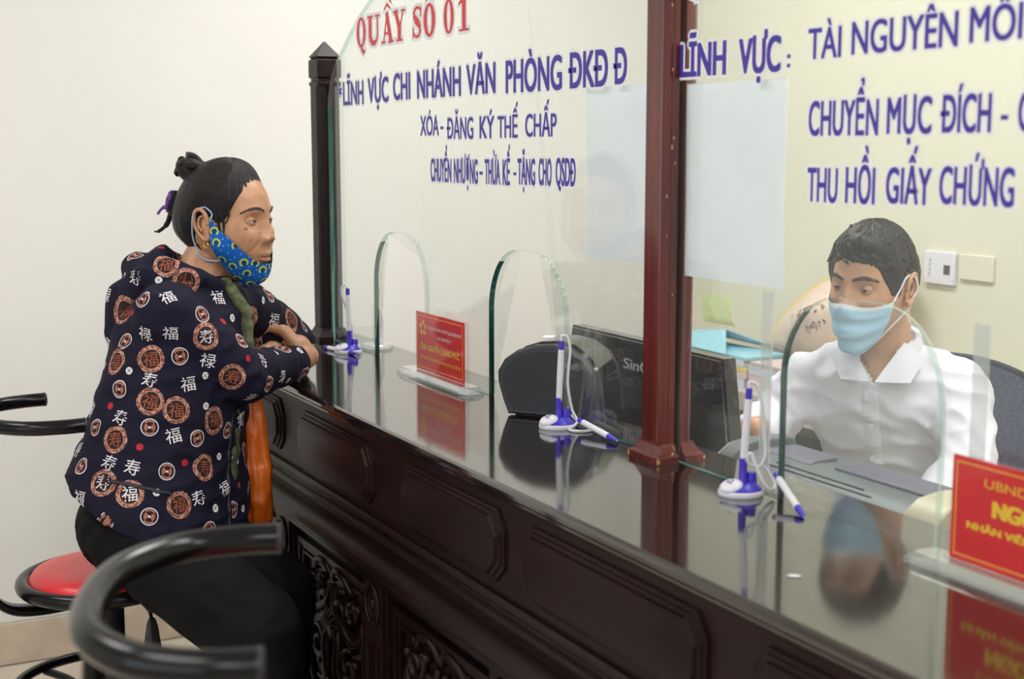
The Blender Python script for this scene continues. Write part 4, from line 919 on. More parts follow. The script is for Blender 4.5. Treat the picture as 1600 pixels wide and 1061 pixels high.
jacket_m = motif_mat('navy_printed_jacket_cloth', navy, [k_med, k_coin, k_red, k_dot])
mask_m = motif_mat('blue_printed_mask_cloth', (.006, .10, .42, 1), [k_moon, k_spk], .0003)
blouse_m = mat('green_patterned_blouse', (.075, .08, .035, 1), .7, noise_amt=.9, noise_scale=70)
def motifs(me, types, seed, extra=()):
    """scatter motif centres on a mesh (types: kind, share, radius) and store local print coordinates per face corner"""
    rnd = random.Random(seed); polys = me.polygons; co = [v.co.copy() for v in me.vertices]
    kd = kdtree.KDTree(len(polys))
    for i, p in enumerate(polys): kd.insert(p.center, i)
    kd.balance(); cen = []
    def addc(pos, nrm, kind, rad, ang):
        n = Vector(nrm).normalized(); up = Vector((0, 0, 1)) if abs(n.z) < .9 else Vector((0, 1, 0)); t2 = (up - n * up.dot(n)).normalized(); t1 = t2.cross(n)
        c_, s_ = math.cos(ang), math.sin(ang); cen.append((Vector(pos), n, t1 * c_ + t2 * s_, t2 * c_ - t1 * s_, kind, rad))
    for pos, kind, rad in extra:
        q = kd.find(Vector(pos)); addc(q[0], polys[q[1]].normal, kind, rad, rnd.uniform(-.3, .3))
    order = list(range(len(polys)))
    for kind, md, rad, mx in types:
        rnd.shuffle(order); k = 0
        for i in order[:7000]:
            c = polys[i].center
            if k < mx and all((c - q[0]).length > (md if q[4] == kind else md * .5 + q[5]) for q in cen): addc(c, polys[i].normal, kind, rad * rnd.uniform(.92, 1.08), rnd.uniform(-.5, .5)); k += 1
    arr = np.full((len(me.loops), 3), 9.0, dtype=np.float32); arr[:, 2] = 0
    best = {}
    for pos, n, t1, t2, kind, rad in cen:
        if kind == 3: continue
        for c_, i, d in kd.find_range(pos, rad * 1.35):
            if polys[i].normal.dot(n) < .1: continue
            if i in best and best[i] < d / rad: continue
            best[i] = d / rad
            for li in polys[i].loop_indices:
                q = co[me.loops[li].vertex_index] - pos; arr[li] = (q.dot(t1) / rad, q.dot(t2) / rad, kind)
    at = me.attributes.new('motif', 'FLOAT_VECTOR', 'CORNER'); at.data.foreach_set('vector', arr.ravel())
    return cen
def glyphs(cen, bvh, parent):
    rnd = random.Random(9); A = MB(); B = MB()
    for pos, n, t1, t2, kind, rad in cen:
        if kind not in (1, 3): continue
        s = .62 * rad * 2 / .92 if kind == 1 else rad * 2 / .92; s *= .9
        vs, fs = text_geo(rnd.choice(['福', '寿', '禄']) if kind == 3 else rnd.choice(['福', '寿']), 0.0); out = []; ok = True
        for v in vs:
            w_ = (v[0] - .48) * s, (v[1] - .38) * s; p = pos + t1 * w_[0] + t2 * w_[1]
            h = bvh.find_nearest(p)
            if h[0] is None or (h[0] - p).length > .02: ok = False; break
            out.append(tuple(h[0] + h[1] * .0007))
        if ok: (A if kind == 3 or rnd.random() < .3 else B).add(out, fs)
    A.build('white_print', mat('white_cloth_print', wht, .8, noise_amt=.05), parent, smooth=0, fix=False, world=False)['kind'] = 'stuff'
    B.build('orange_print', mat('orange_cloth_print', orange, .8, noise_amt=.1), parent, smooth=0, fix=False, world=False)['kind'] = 'stuff'

# ------------------------------------------------------------------ the woman
woman = thing('person', 'seated person in navy medallion-print jacket and blue patterned mask leaning on the counter', 'person', (-.93, -.73, 0))
HM = frame(41, -3, 0); HO = Vector((-.974, -.470, 1.426)); HS = 1.05
hb = place(head_mesh(HS, 1.0), HM, HO)
wE = [HO + HM @ (e * HS) for e in EYES]
TR = Vector((.707, -.707, 0)); TF = Vector((.707, .707, 0))
b = MB()
b.cap_(HO + HM @ Vector((0, -.030, -.060)), (-.972, -.555, 1.27), .056, .060)
b.cap_((-.950, -.60, 1.20), (-.93, -.66, .90), .11, .13); b.cap_((-1.05, -.47, 1.235), (-.86, -.64, 1.235), .045, .045)
NS, NE_, NW = Vector((-.845, -.640, 1.245)), Vector((-.838, -.492, 1.112)), Vector((-1.000, -.318, 1.103))
FS, FE, FW = Vector((-1.075, -.430, 1.235)), Vector((-1.215, -.255, 1.125)), Vector((-1.04, -.36, 1.125))
b.cap_(NS, NE_, .045, .036); b.cap_(NE_, NW, .036, .025); b.cap_(FS, FE, .045, .036); b.cap_(FE, FW, .036, .025)
b.cap_((-.90, -.69, .83), (-.915, -.66, .90), .11, .11)
KN, KF = Vector((-.608, -.537, .632)), Vector((-.800, -.440, .640))
b.cap_((-.84, -.72, .79), KN, .08, .055); b.cap_((-.97, -.62, .79), KF, .08, .055); b.cap_(KN, (-.64, -.52, .25), .05, .035); b.cap_(KF, (-.82, -.46, .25), .05, .035)
b.cap_((-.64, -.52, .235), (-.55, -.44, .19), .035, .028); b.cap_((-.82, -.46, .235), (-.77, -.375, .19), .035, .028)
HW = Vector((-1.030, -.278, 1.112)); b.cap_(NW, HW, .027, .027)
hand(b, HW, (-.30, -.30, .42), (.35, .75, .55), 1, .72, size=1.02)
hand(b, FW, (.5, -.45, -.02), (0, 0, 1), 1, .35, size=.9)
add_body('body', hb, b, skin_w, woman)
def eye_obj(c, M, sc, parent, r=.0122):
    e = MB(); rings = []
    nv = 22
    for i in range(1, nv):
        a = PI * i / nv; rings.append([c + M @ Vector((r * sc * math.sin(a) * math.cos(2 * PI * j / 28), -r * sc * math.cos(a), r * sc * math.sin(a) * math.sin(2 * PI * j / 28))) for j in range(28)])
    e.loft(rings, mi=0); n = len(e.f); k = 0
    for idx, f in enumerate(e.f):
        z = sum((M.inverted() @ (Vector(e.v[i]) - c)).y for i in f) / len(f)
        if z > r * sc * .885: e.mi[idx] = 1
    return e.build('eye', [eye_w, iris_m], parent, world=True, smooth=80)
GM = HM @ Matrix.Rotation(math.radians(5), 3, 'Z') @ Matrix.Rotation(math.radians(-5), 3, 'X')
def lash(c, M, sc, parent):
    P = []
    for k in range(15):
        th = math.radians(-62 + 124 * k / 14); e = math.radians(LID[0] * math.cos(th) - 3); r = .0141; P.append(c + M @ (Vector((r * math.sin(th) * math.cos(e), r * math.cos(th) * math.cos(e), r * math.sin(e))) * sc))
    MB().tube(P, [.0003 + .0008 * math.sin(PI * k / 14) for k in range(15)], 6).build('eyelash', brow_m, parent, world=True)
for e in wE: eye_obj(e, GM, HS, woman); lash(e, HM, HS, woman)
def on_face(M, O, sc, x, z, off, age=0):
    lo, hi = -85.0, 85.0; el = math.degrees(math.asin(max(-1, min(1, z / .118))))
    for _ in range(24):
        m_ = (lo + hi) / 2
        if head_pt(m_, el, age=age).x < x: lo = m_
        else: hi = m_
    return O + M @ ((head_pt(lo, el, age=age) + Vector((0, off, 0))) * sc)
for s in (1, -1):
    P = [on_face(HM, HO, HS, x * s, z, .0012, 1) for x, z in ((.012, .0295), (.022, .0345), (.034, .0355), (.046, .0310), (.054, .0240))]
    MB().tube([q - HM @ Vector((0, .0008, 0)) for q in spline(P, 5)], [.0013] * 5 + [.0017] * 9 + [.0010] * 7, 8, flat=2.0).build('eyebrow', brow_m, woman, world=True)
lips = MB()
for z0, dz, r in ((-.0585, 0, .0036), (-.0675, 0, .0044)):
    P = [on_face(HM, HO, HS, x, z0 + (-.002 * (abs(x) / .02) ** 2 if z0 > -.06 else .003 * (abs(x) / .02) ** 2), -.0012, 1) for x in (-.023, -.016, -.008, 0, .008, .016, .023)]
    n = len(spline(P, 4)); lips.tube(spline(P, 4), [r * (.35 + .65 * math.sin(PI * i / (n - 1))) for i in range(n)], 10)
lips.build('lips', lip_m, woman, world=True)
for x, z, r in ((.050, -.006, .0045), (.046, -.026, .0028), (.036, .021, .0020)):
    P = on_face(HM, HO, HS, x, z, -.0004, 1); MB().ell(P, (r, .0009, r * 1.2), HM @ Matrix.Rotation(math.radians(-48), 3, 'Z'), nu=14, nv=8).build('skin_spot', mat('brown_age_spot', (.29, .125, .070, 1), .5, noise_amt=.2, noise_scale=200), woman, world=True)
# hair, bun, tie
HL = [(0, 48), (20, 46), (36, 40), (50, 31), (61, 18), (72, 3), (80, 3), (90, 12), (100, 10), (108, -8), (120, -30), (140, -44), (181, -48)]
off_w = lambda az, e, v: .001 + .0135 * sst(0, .30 + .55 * (1 - sst(40, 85, abs(az))), v) + .006 * ga(abs(az), e, 180, 10, 60, 40)
strand_cap(lambda a: interp(HL, a), off_w, HM, HO, HS, 140, 30).build('hair', hair_m, woman, world=True, smooth=80)
bun = MB(); BC = HO + HM @ (Vector((0, -.086, .098)) * HS)
bun.ell(BC, (.030, .042, .027), HM @ Matrix.Rotation(math.radians(-25), 3, 'X'), 28, 16)
for k in range(5):
    a0 = k * 1.3; bun.tube([BC + HM @ Matrix.Rotation(math.radians(-25), 3, 'X') @ Vector(((.023 + .004 * math.sin(3 * t + k)) * math.cos(t + a0), (.034 + .003 * math.cos(2 * t)) * math.sin(t + a0), -.010 + .007 * k + .006 * math.sin(2 * t + k))) for t in [2 * PI * i / 26 for i in range(24)]], .0085, 8)
bun.build('hair_bun', hair_m, woman, world=True, smooth=80)
low = MB(); LC = HO + HM @ (Vector((.012, -.121, .030)) * HS); low.ell(LC, (.022, .020, .030), HM, 22, 14)
low.tube(spline([LC + HM @ Vector((0, -.010, -.02)), LC + HM @ Vector((0, -.020, -.045)), LC + HM @ Vector((0, -.040, -.062)), LC + HM @ Vector((0, -.052, -.064))], 6), [.006] * 8 + [.004] * 6 + [.002] * 5, 8)
low.build('hair_knot', hair_m, woman, world=True, smooth=80)
tie = MB()
for k in range(16):
    t = 2 * PI * k / 16; p = LC + HM @ Vector((.021 * math.cos(t), -.004 + .004 * math.sin(3 * t), .022 * math.sin(t) + .002)); tie.ell(p, (.0062, .0058, .0055), HM, 10, 7)
tie.tube(spline([LC + HM @ Vector((.01, -.012, -.004)), LC + HM @ Vector((.012, -.026, -.012)), LC + HM @ Vector((.012, -.036, -.024))], 5), [.004] * 5 + [.003] * 6, 8)
tie.build('hair_tie', purple_m, woman, world=True, smooth=80)
# wisps in front of the ear and at the nape
wp = MB()
for a, b_, c_ in (((78, 8), (76, -10), (80, -22)), ((72, 12), (70, -4), (74, -14)), ((112, -20), (116, -40), (112, -52)), ((130, -40), (134, -54), (130, -62)), ((66, 20), (64, 8), (70, 0))):
    P = [HO + HM @ (head_pt(q[0], q[1], off=.003, feat=0) * HS) for q in (a, b_, c_)]; wp.tube(spline(P, 6), [.0026] * 6 + [.0014] * 4 + [.0005] * 3, 6)
wp.build('hair_wisps', hair_m, woman, world=True)['kind'] = 'stuff'
# mask
def mask_surface(M, O, sc, top, bot, azm, offf, nu=90, nv=44, age=0):
    b = MB()
    def fn(u, v):
        az = -azm + 2 * azm * u; e = bot(abs(az)) + (top(abs(az)) - bot(abs(az))) * v; o = offf(az, e, u, v)
        return tuple(O + M @ (head_pt(az, e, off=o, feat=.25, age=age) * sc))
    b.grid(fn, nu, nv); return b, fn
WT = [(0, -36), (18, -36), (35, -31), (50, -22), (62, -13), (74, -5), (84, 4), (90, 6)]; WB = [(0, -86), (40, -84), (62, -70), (76, -56), (86, -38), (90, -30)]
mk, mf = mask_surface(HM, HO, HS, lambda a: interp(WT, a), lambda a: interp(WB, a), 86,
    lambda az, e, u, v: .0055 + .007 * ga(az, v, 0, .8, 25, .3) + .004 * math.sin(PI * v) + .0028 * math.sin((abs(az) - 40) * .22 + v * 9) * sst(50, 78, abs(az)) + .0015 * noise.noise(Vector((az * .06, v * 4, 0))), age=1)
mk.f = mk.f; o = mk.build('face_mask', mask_m, woman, world=True, smooth=80)
o.modifiers.new('solid', 'SOLIDIFY').thickness = .0012
motifs(o.data, [(7, .0245, .0098, 60), (8, .010, .0015, 120)], 5)
for s in (1, -1):
    top_c = Vector(mf(.5 + .5 * s, 1.0)); bot_c = Vector(mf(.5 + .5 * s, .05)); E0 = lambda x, y, z: HO + HM @ (Vector((x * s, y, z)) * HS)
    MB().tube(spline([top_c, E0(.078, .012, .022), E0(.080, -.006, .034), E0(.084, -.026, .020), E0(.084, -.030, -.004), E0(.078, -.030, -.035), E0(.072, -.012, -.070), bot_c], 7), .0017, 8).build('mask_loop', mat('pale_blue_elastic', (.32, .45, .62, 1), .6, noise_amt=.1), woman, world=True)
# earring and bracelet
EP = HO + HM @ (Vector((.081, .002, -.038)) * HS)
MB().tube([EP + HM @ Vector((0, .0055 * math.cos(t), -.004 + .0055 * math.sin(t))) for t in [2 * PI * k / 20 for k in range(20)]], .0014, 8, closed=True).build('earring', gold_m, woman, world=True)
bd = (FE - FW).normalized(); s1 = bd.cross(Vector((0, 0, 1))).normalized(); s2 = s1.cross(bd); BCt = FW + bd * .035
MB().tube([BCt + s1 * .037 * math.cos(t) + s2 * .037 * math.sin(t) for t in [2 * PI * k / 36 for k in range(36)]], .0055, 12, closed=True).build('bracelet', jade_m, woman, world=True)
# jacket
b = MB(); rings = []
for z, cx, cy, rx, ry, tl in ((.848, -.898, -.655, .206, .164, .50), (.880, -.903, -.652, .211, .164, .42), (.975, -.924, -.632, .197, .148, .14), (1.088, -.938, -.602, .188, .142, 0), (1.175, -.944, -.584, .182, .134, -.05), (1.235, -.958, -.575, .165, .125, -.05), (1.280, -.966, -.562, .115, .094, 0), (1.312, -.972, -.552, .080, .074, 0)):
    rings.append(ellring((cx, cy, z), TR, TF, rx, ry, 40, tl, .9))
b.loft(rings)
b.cap_(FS, NS, .062, .066)
def sleeve(S, E_, W_, r):
    b.cap_(S, E_, r[0], r[1], 20); b.cap_(E_, W_, r[1], r[2], 20)
sleeve(NS, NE_ + Vector((.004, -.004, .002)), NW + (NE_ - NW).normalized() * .004, (.074, .058, .038)); sleeve(FS, FE, FW + (FE - FW).normalized() * .05, (.068, .056, .043))
for p, q, r0, r1 in (((-.925, -.655, 1.315), (-1.00, -.660, 1.330), .034, .036), ((-.955, -.690, 1.275), (-1.02, -.665, 1.275), .045, .040), ((-.925, -.655, 1.315), (-.895, -.575, 1.300), .034, .026), ((-.895, -.575, 1.300), (-.880, -.520, 1.255), .026, .020),
                     ((-1.00, -.660, 1.330), (-1.055, -.580, 1.325), .036, .028), ((-1.055, -.580, 1.325), (-1.02, -.49, 1.275), .028, .020), ((-.96, -.70, 1.27), (-.95, -.715, 1.20), .040, .030), ((-.985, -.612, 1.358), (-.935, -.640, 1.345), .024, .026), ((-.935, -.640, 1.345), (-.880, -.590, 1.325), .026, .022), ((-.880, -.590, 1.325), (-.885, -.520, 1.300), .022, .018), ((-.985, -.612, 1.358), (-1.035, -.56, 1.335), .024, .02)):
    b.cap_(p, q, r0, r1, 16)
jm = fuse(b, .0062, 6, .5)
folds = [(tuple(NE_), .075, (.7, -.2, .7), .034, .0042), ((-.99, -.34, 1.12), .05, (.7, -.7, .1), .022, .0035), ((-.86, -.60, 1.16), .07, (.3, -.2, .9), .040, .0040), ((-.87, -.66, .86), .12, (.5, -.3, .8), .045, .0040), (tuple(FE), .08, (.6, .6, .5), .032, .004), ((-.94, -.69, 1.05), .10, (.1, .2, 1), .06, .003), (tuple(FS), .07, (.5, .6, -.6), .03, .003)]
displace(jm, wrinkle(2.3, .0060, 7.5, folds))
# gathered hem
displace(jm, lambda p, n: .0018 * math.sin(260 * (p.x * .7 - p.y * .7 + .4 * math.atan2(p.y + .67, p.x + .9) * .3)) * ga(p.z + .48 * ((p.x + .898) * .707 + (p.y + .655) * .707), 0, .862, 0, .016, 1))
jm.materials.append(jacket_m)
JEXTRA = [((-0.863, -0.592, 1.317), 1, 0.0275), ((-0.774, -0.58, 1.21), 1, 0.0275), ((-0.794, -0.688, 1.167), 1, 0.0275), ((-0.776, -0.525, 1.119), 1, 0.0275), ((-0.776, -0.695, 1.086), 1, 0.0275), ((-0.763, -0.647, 1.067), 1, 0.0275), ((-0.784, -0.565, 1.035), 1, 0.0275), ((-0.798, -0.761, 1.009), 1, 0.0275), ((-0.786, -0.786, 0.927), 1, 0.0275), ((-0.75, -0.748, 0.906), 1, 0.0275), ((-0.735, -0.661, 0.881), 1, 0.0275), ((-0.86, -0.744, 1.158), 1, 0.0275), ((-0.766, -0.594, 0.94), 1, 0.0275), ((-0.893, -0.625, 1.35), 1, 0.0275), ((-0.817, -0.694, 1.287), 2, 0.0175), ((-0.789, -0.583, 1.256), 2, 0.0175), ((-0.858, -0.724, 1.198), 2, 0.0175), ((-0.777, -0.635, 1.173), 2, 0.0175), ((-0.809, -0.493, 1.189), 2, 0.0175), ((-0.824, -0.435, 1.094), 2, 0.0175), ((-0.822, -0.745, 1.106), 2, 0.0175), ((-0.765, -0.704, 1.036), 2, 0.0175), ((-0.764, -0.606, 1.007), 2, 0.0175), ((-0.745, -0.678, 0.947), 2, 0.0175), ((-0.839, -0.815, 0.95), 2, 0.0175), ((-0.85, -0.789, 1.03), 2, 0.0175), ((-0.813, -0.53, 1.003), 2, 0.0175), ((-0.728, -0.717, 0.863), 2, 0.0175), ((-0.749, -0.599, 0.815), 2, 0.0175), ((-0.786, -0.65, 1.291), 3, 0.0172), ((-0.806, -0.696, 1.217), 3, 0.0172), ((-0.777, -0.653, 1.218), 3, 0.0172), ((-0.779, -0.575, 1.161), 3, 0.0172), ((-0.783, -0.693, 1.128), 3, 0.0172), ((-0.772, -0.623, 1.115), 3, 0.0172), ((-0.803, -0.75, 1.053), 3, 0.0172), ((-0.758, -0.659, 1.014), 3, 0.0172), ((-0.79, -0.776, 0.965), 3, 0.0172), ((-0.761, -0.738, 0.955), 3, 0.0172), ((-0.748, -0.617, 0.886), 3, 0.0172), ((-0.81, -0.817, 0.903), 3, 0.0172), ((-0.865, -0.526, 1.276), 3, 0.0172), ((-0.73, -0.64, 0.803), 3, 0.0172), ((-0.844, -0.709, 1.257), 4, 0.0072), ((-0.786, -0.491, 1.156), 4, 0.0072), ((-0.834, -0.761, 1.074), 4, 0.0072), ((-0.865, -0.829, 0.915), 4, 0.0072), ((-0.765, -0.724, 0.997), 4, 0.0072), ((-0.754, -0.636, 0.959), 4, 0.0072), ((-0.887, -0.643, 1.317), 5, 0.0075), ((-0.819, -0.726, 1.146), 5, 0.0075), ((-0.782, -0.582, 1.13), 5, 0.0075), ((-0.777, -0.585, 1.068), 5, 0.0075), ((-0.736, -0.7, 0.909), 5, 0.0075), ((-0.905, -0.364, 1.083), 5, 0.0075), ((-0.799, -0.552, 0.953), 5, 0.0075)]
cen = motifs(jm, [(1, .112, .0285, 70), (2, .088, .0180, 60), (3, .072, .0180, 70), (4, .075, .0078, 24), (5, .060, .0085, 24)], 12, JEXTRA)
jk = link('jacket', jm, woman, world=True)
jb = BVHTree.FromPolygons([v.co.copy() for v in jm.vertices], [tuple(p.vertices) for p in jm.polygons])
jk_r = bpy.data.objects['jacket']
glyphs(cen, jb, jk_r)
strip_on(jb, [(-.830, -.510, 1.04), (-.815, -.520, .96), (-.790, -.545, .80)], (.80, .55, 0), .006, .0025, (.6, -.75, 0), mat('dark_zip_tape', (.006, .006, .012, 1), .5, noise_amt=.1), 'zip', jk_r)
# pocket welt on the near side
strip_on(jb, [(-.76, -.79, .935), (-.73, -.74, .925), (-.72, -.68, .905)], (.75, -.6, 0), .004, .003, (0, 0, 1), mat('dark_zip_tape', (0, 0, 0, 1)), 'pocket_welt', jk_r)
b = MB(); b.cap_((-.905, -.500, 1.300), (-.880, -.462, 1.235), .015, .015); b.cap_((-.880, -.462, 1.235), (-.872, -.470, 1.16), .015, .015)
b.loft([ellring(c, TR, TF, rx, ry, 24) for c, rx, ry in (((-.845, -.545, .765), .040, .040), ((-.850, -.545, .84), .042, .042), ((-.870, -.530, .97), .045, .040), ((-.89, -.51, 1.1), .045, .040))])
bm_ = fuse(b, .005, 4); displace(bm_, wrinkle(5.1, .004, 14)); bm_.materials.append(blouse_m); link('blouse', bm_, woman, world=True)
# trousers
b = MB(); b.ell((-.897, -.687, .815), (.160, .130, .115), frame(45)); b.ell((-.897, -.688, .785), (.155, .130, .074), frame(45))
b.cap_((-.825, -.720, .797), KN, .100, .092, 22); b.cap_((-.970, -.615, .797), KF, .100, .088, 22)
b.cap_(KN, (-.625, -.525, .30), .092, .078, 20); b.cap_(KF, (-.812, -.452, .30), .086, .072, 20)
tm_ = fuse(b, .008, 6, .5)
displace(tm_, wrinkle(8.2, .0065, 6.5, [(tuple(KN), .10, (.5, .4, .8), .05, .004), ((-.80, -.72, .84), .10, (.6, .3, -.7), .045, .004)]))
tm_.materials.append(trouser_m); link('trousers', tm_, woman, world=True)
for a, c in (((-.64, -.52, .215), (-.545, -.435, .175)), ((-.82, -.46, .215), (-.765, -.370, .175))):
    MB().cap_(a, c, .040, .034).build('shoe', blk_plastic, woman, world=True)
# orange carrier bag hanging from her forearm
t = thing('carrier_bag', 'crumpled orange plastic bag hanging below her forearm in front of the counter', 'bag', (-.955, -.435, .74))
rg = []; R3 = Vector((.463, .886, 0)); F3 = Vector((-.886, .463, 0))
for z, w_, d_, ox in ((1.085, .012, .008, .0), (1.05, .026, .014, -.004), (1.01, .034, .020, -.006), (.95, .032, .026, .004), (.88, .031, .032, .010), (.81, .030, .034, .012), (.765, .026, .028, .012), (.740, .016, .014, .012), (.735, .006, .004, .012)):
    rg.append([Vector((0, 0, z - .74)) + R3 * (ox - .008 + 1.3 * w_ * math.cos(2 * PI * k / 40) * (1 + .12 * noise.noise(Vector((k * .5, z * 14, 2))))) + F3 * (d_ * math.sin(2 * PI * k / 40) * (1 + .35 * noise.noise(Vector((k * .7, z * 12, 7))))) for k in range(40)])
rr_ = []
for i in range(len(rg) - 1):
    for k in range(6): rr_.append([rg[i][j].lerp(rg[i + 1][j], k / 6) for j in range(40)])
rr_.append(rg[-1])
bmsh = MB().loft(rr_); ob = bmsh.build('bag_body', bag_m, t, smooth=80)
displace(ob.data, lambda p, n: .006 * ((1 - abs(noise.noise(p * 16))) ** 4 - .4) + .003 * noise.noise(p * 34))
MB().tube(spline([(-.008, 0, .33), (-.014, -.004, .365), (-.01, .02, .385), (.0, .03, .37), (.006, .02, .33)], 6), .004, 8).build('bag_handle', bag_m, t)

# ------------------------------------------------------------------ the clerk
clerk = thing('person', 'person in white shirt and pale blue surgical mask sitting behind the glass', 'person', (-.10, .70, 0))
CM = frame(-74, -9, -3); CO = Vector((-.040, .506, 1.330)); CS = .945
EYES.clear(); hb = place(head_mesh(CS, 0.0), CM, CO); cE = [CO + CM @ (e * CS) for e in EYES]
CF = Vector((.643, -.766, 0)); CL = Vector((.766, .643, 0)); CMid = Vector((-.080, .572, 1.140))
LS = CMid + CL * .140 - Vector((0, 0, .016)); RS = CMid - CL * .140 - Vector((0, 0, .016))
LE, LW = Vector((.132, .600, .990)), Vector((.172, .462, .945)); RE, RW = Vector((-.218, .415, 1.040)), Vector((-.138, .318, 1.048))
b = MB(); b.cap_(CO + CM @ Vector((0, -.028, -.055)), (-.068, .560, 1.15), .054, .062); b.cap_((-.088, .590, 1.06), (-.12, .72, .68), .075, .10); b.cap_(LS, RS, .04, .04); b.cap_((-.062, .553, 1.18), (-.058, .550, 1.135), .058, .060)
b.cap_(LS, LE, .045, .038); b.cap_(LE, LW, .038, .027); b.cap_(RS, RE, .045, .038); b.cap_(RE, RW, .040, .028)
hand(b, RW, (-.30, -.07, -.05), (.1, .0, 1), 1, .25, size=.95); b.cap_((-.12, .74, .64), (-.05, .50, .62), .09, .07); b.cap_((-.22, .70, .64), (-.19, .48, .62), .09, .07)
hand(b, LW, (-.15, -.05, .03), (.1, .1, 1), -1, .35, size=.9)
b.cap_((-.05, .50, .62), (-.04, .50, .15), .055, .04); b.cap_((-.19, .48, .62), (-.18, .50, .15), .055, .04)
add_body('body', hb, b, skin_m, clerk)
for e in cE: eye_obj(e, CM @ Matrix.Rotation(math.radians(-8), 3, 'X'), CS, clerk); lash(e, CM, CS, clerk)
for s in (1, -1):
    P = [on_face(CM, CO, CS, x * s, z, .0012) for x, z in ((.012, .030), (.022, .034), (.034, .035), (.046, .031), (.053, .026))]
    MB().tube(spline(P, 5), [.0016] * 6 + [.0020] * 8 + [.0011] * 7, 8, flat=2.0).build('eyebrow', brow_m, clerk, world=True)
CH = [(0, 34), (20, 33), (35, 30), (50, 27), (58, 16), (66, -2), (78, -6), (86, 12), (100, 16), (108, 2), (118, -18), (140, -30), (181, -32)]
off_c = lambda az, e, v: .001 + .0165 * sst(0, .35, v) * (.85 - .25 * sst(40, 100, abs(az)) * (1 - sst(20, 70, e))) + .010 * ga(az, e, -20, 45, 45, 20) * sst(.05, .3, v) + .0022 * noise.noise(Vector((az * .12, e * .12, 4)))
hc = strand_cap(lambda a: interp(CH, a), off_c, CM, CO, CS, 150, 30, .0025); rnd = random.Random(8)
for k in range(46):   # short tufts break up the outline
    az = rnd.uniform(-110, 110); e = rnd.uniform(28, 80) if abs(az) < 60 else rnd.uniform(14, 70); p = head_pt(az, e, off=off_c(az, e, .5) - .003, feat=0); q = head_pt(az - 9, e - 4 + (8 if e > 50 else 0), off=off_c(az, e, .5) + rnd.uniform(.000, .003), feat=0)
    m_ = (p + q) / 2 + Vector((0, 0, .002)); hc.tube([CO + CM @ (x * CS) for x in (p, m_, q)], [.0045, .0035, .0008], 6)
hc.build('hair', hair2_m, clerk, world=True, smooth=80)
CT = [(0, -6), (10, -7), (22, -9), (40, -10), (58, -9), (75, -6)]; CB = [(0, -76), (35, -76), (55, -72), (70, -60), (75, -52)]
mk, mf = mask_surface(CM, CO, CS, lambda a: interp(CT, a), lambda a: interp(CB, a), 68,
    lambda az, e, u, v: .004 + .012 * ga(az, e, 0, -20, 26, 22) + .010 * ga(az, v, 0, .28, 60, .28) + .009 * ga(az, v, 0, .45, 48, .45) + .0016 * 1.9 * math.sin(v * 2 * PI * 3.6) * (1 - sst(.80, .9, v)) * math.cos(az / 50), 80, 60)
o = mk.build('face_mask', [surg_m, surgw_m], clerk, world=True, smooth=80)
for i, p in enumerate(o.data.polygons):
    r = i // 80
    if r >= 57 or r < 1: p.material_index = 1
for e in o.data.edges: pass
for p in o.data.polygons: p.use_smooth = True
o.modifiers.new('solid', 'SOLIDIFY').thickness = .001
for s in (1, -1):
    A = Vector(mf(.5 + .5 * s, 1.0)); Bq = Vector(mf(.5 + .5 * s, .12)); E0 = lambda x, y, z: CO + CM @ (Vector((x * s, y, z)) * CS)
    MB().tube(spline([A, E0(.076, .020, .008), E0(.079, .004, .026), E0(.085, -.014, .024), E0(.087, -.022, -.002), E0(.080, -.012, -.026), E0(.077, .006, -.045), Bq], 7), .0019, 8).build('mask_loop', surgw_m, clerk, world=True)
# shirt
b = MB(); rings = []
for z, cx, cy, rx, ry in ((.640, -.12, .735, .165, .125), (.800, -.118, .700, .165, .122), (.900, -.105, .665, .138, .115), (1.000, -.095, .625, .142, .112), (1.080, -.085, .595, .162, .110), (1.140, -.080, .575, .145, .092), (1.180, -.074, .565, .100, .076), (1.215, -.066, .556, .068, .066)):
    rings.append(ellring((cx, cy, z), CL, CF, rx, ry, 40, 0, .9))
b.loft(rings); b.cap_(LS - CL * .02, RS + CL * .02, .052, .052)
for s in (1, -1): b.cap_(CMid + CL * .05 * s + Vector((.012, -.012, .045)), CMid + CL * .13 * s + Vector((0, 0, -.004)), .036, .050)
b.cap_(LS, LE, .064, .056, 20); b.cap_(LE, LW + (LE - LW).normalized() * .02, .056, .047, 20); b.cap_(RS, RE, .060, .049, 20); b.cap_(RE, RW + (RE - RW).normalized() * .03, .053, .043, 20)
sm = fuse(b, .0065, 6, .5)
displace(sm, wrinkle(4.4, .0105, 8.0, [(tuple(LS + Vector((0, 0, -.06))), .07, (.5, .3, .8), .036, .0045), (tuple(LE), .06, (.3, .6, .8), .03, .005), (tuple(RE), .07, (.3, .8, .5), .034, .005), ((-.02, .50, 1.06), .06, (.3, .2, .9), .05, .003), ((-.16, .52, 1.08), .05, (.6, -.2, .7), .035, .004)]))
bmv = bmesh.new(); bmv.from_mesh(sm); kill = []
for f in bmv.faces:
    p = f.calc_center_median() - Vector((-.064, .553, 0)); l = p.dot(CL); 
    if p.dot(CF) > .02 and p.z > 1.140 and abs(l) < (p.z - 1.140) * .62: kill.append(f)
    elif p.z > 1.222: kill.append(f)
bmesh.ops.delete(bmv, geom=kill, context='FACES'); bmv.to_mesh(sm); bmv.free()
sm.materials.append(shirt_m); sh = link('shirt', sm, clerk, world=True)
sb = BVHTree.FromPolygons([v.co.copy() for v in sm.vertices], [tuple(p.vertices) for p in sm.polygons])
strip_on(sb, [(-.005, .47, 1.150), (-.010, .48, 1.08), (-.020, .50, 1.0), (-.03, .52, .90)], CF, .017, .0040, CL, shirt_m, 'placket', sh)
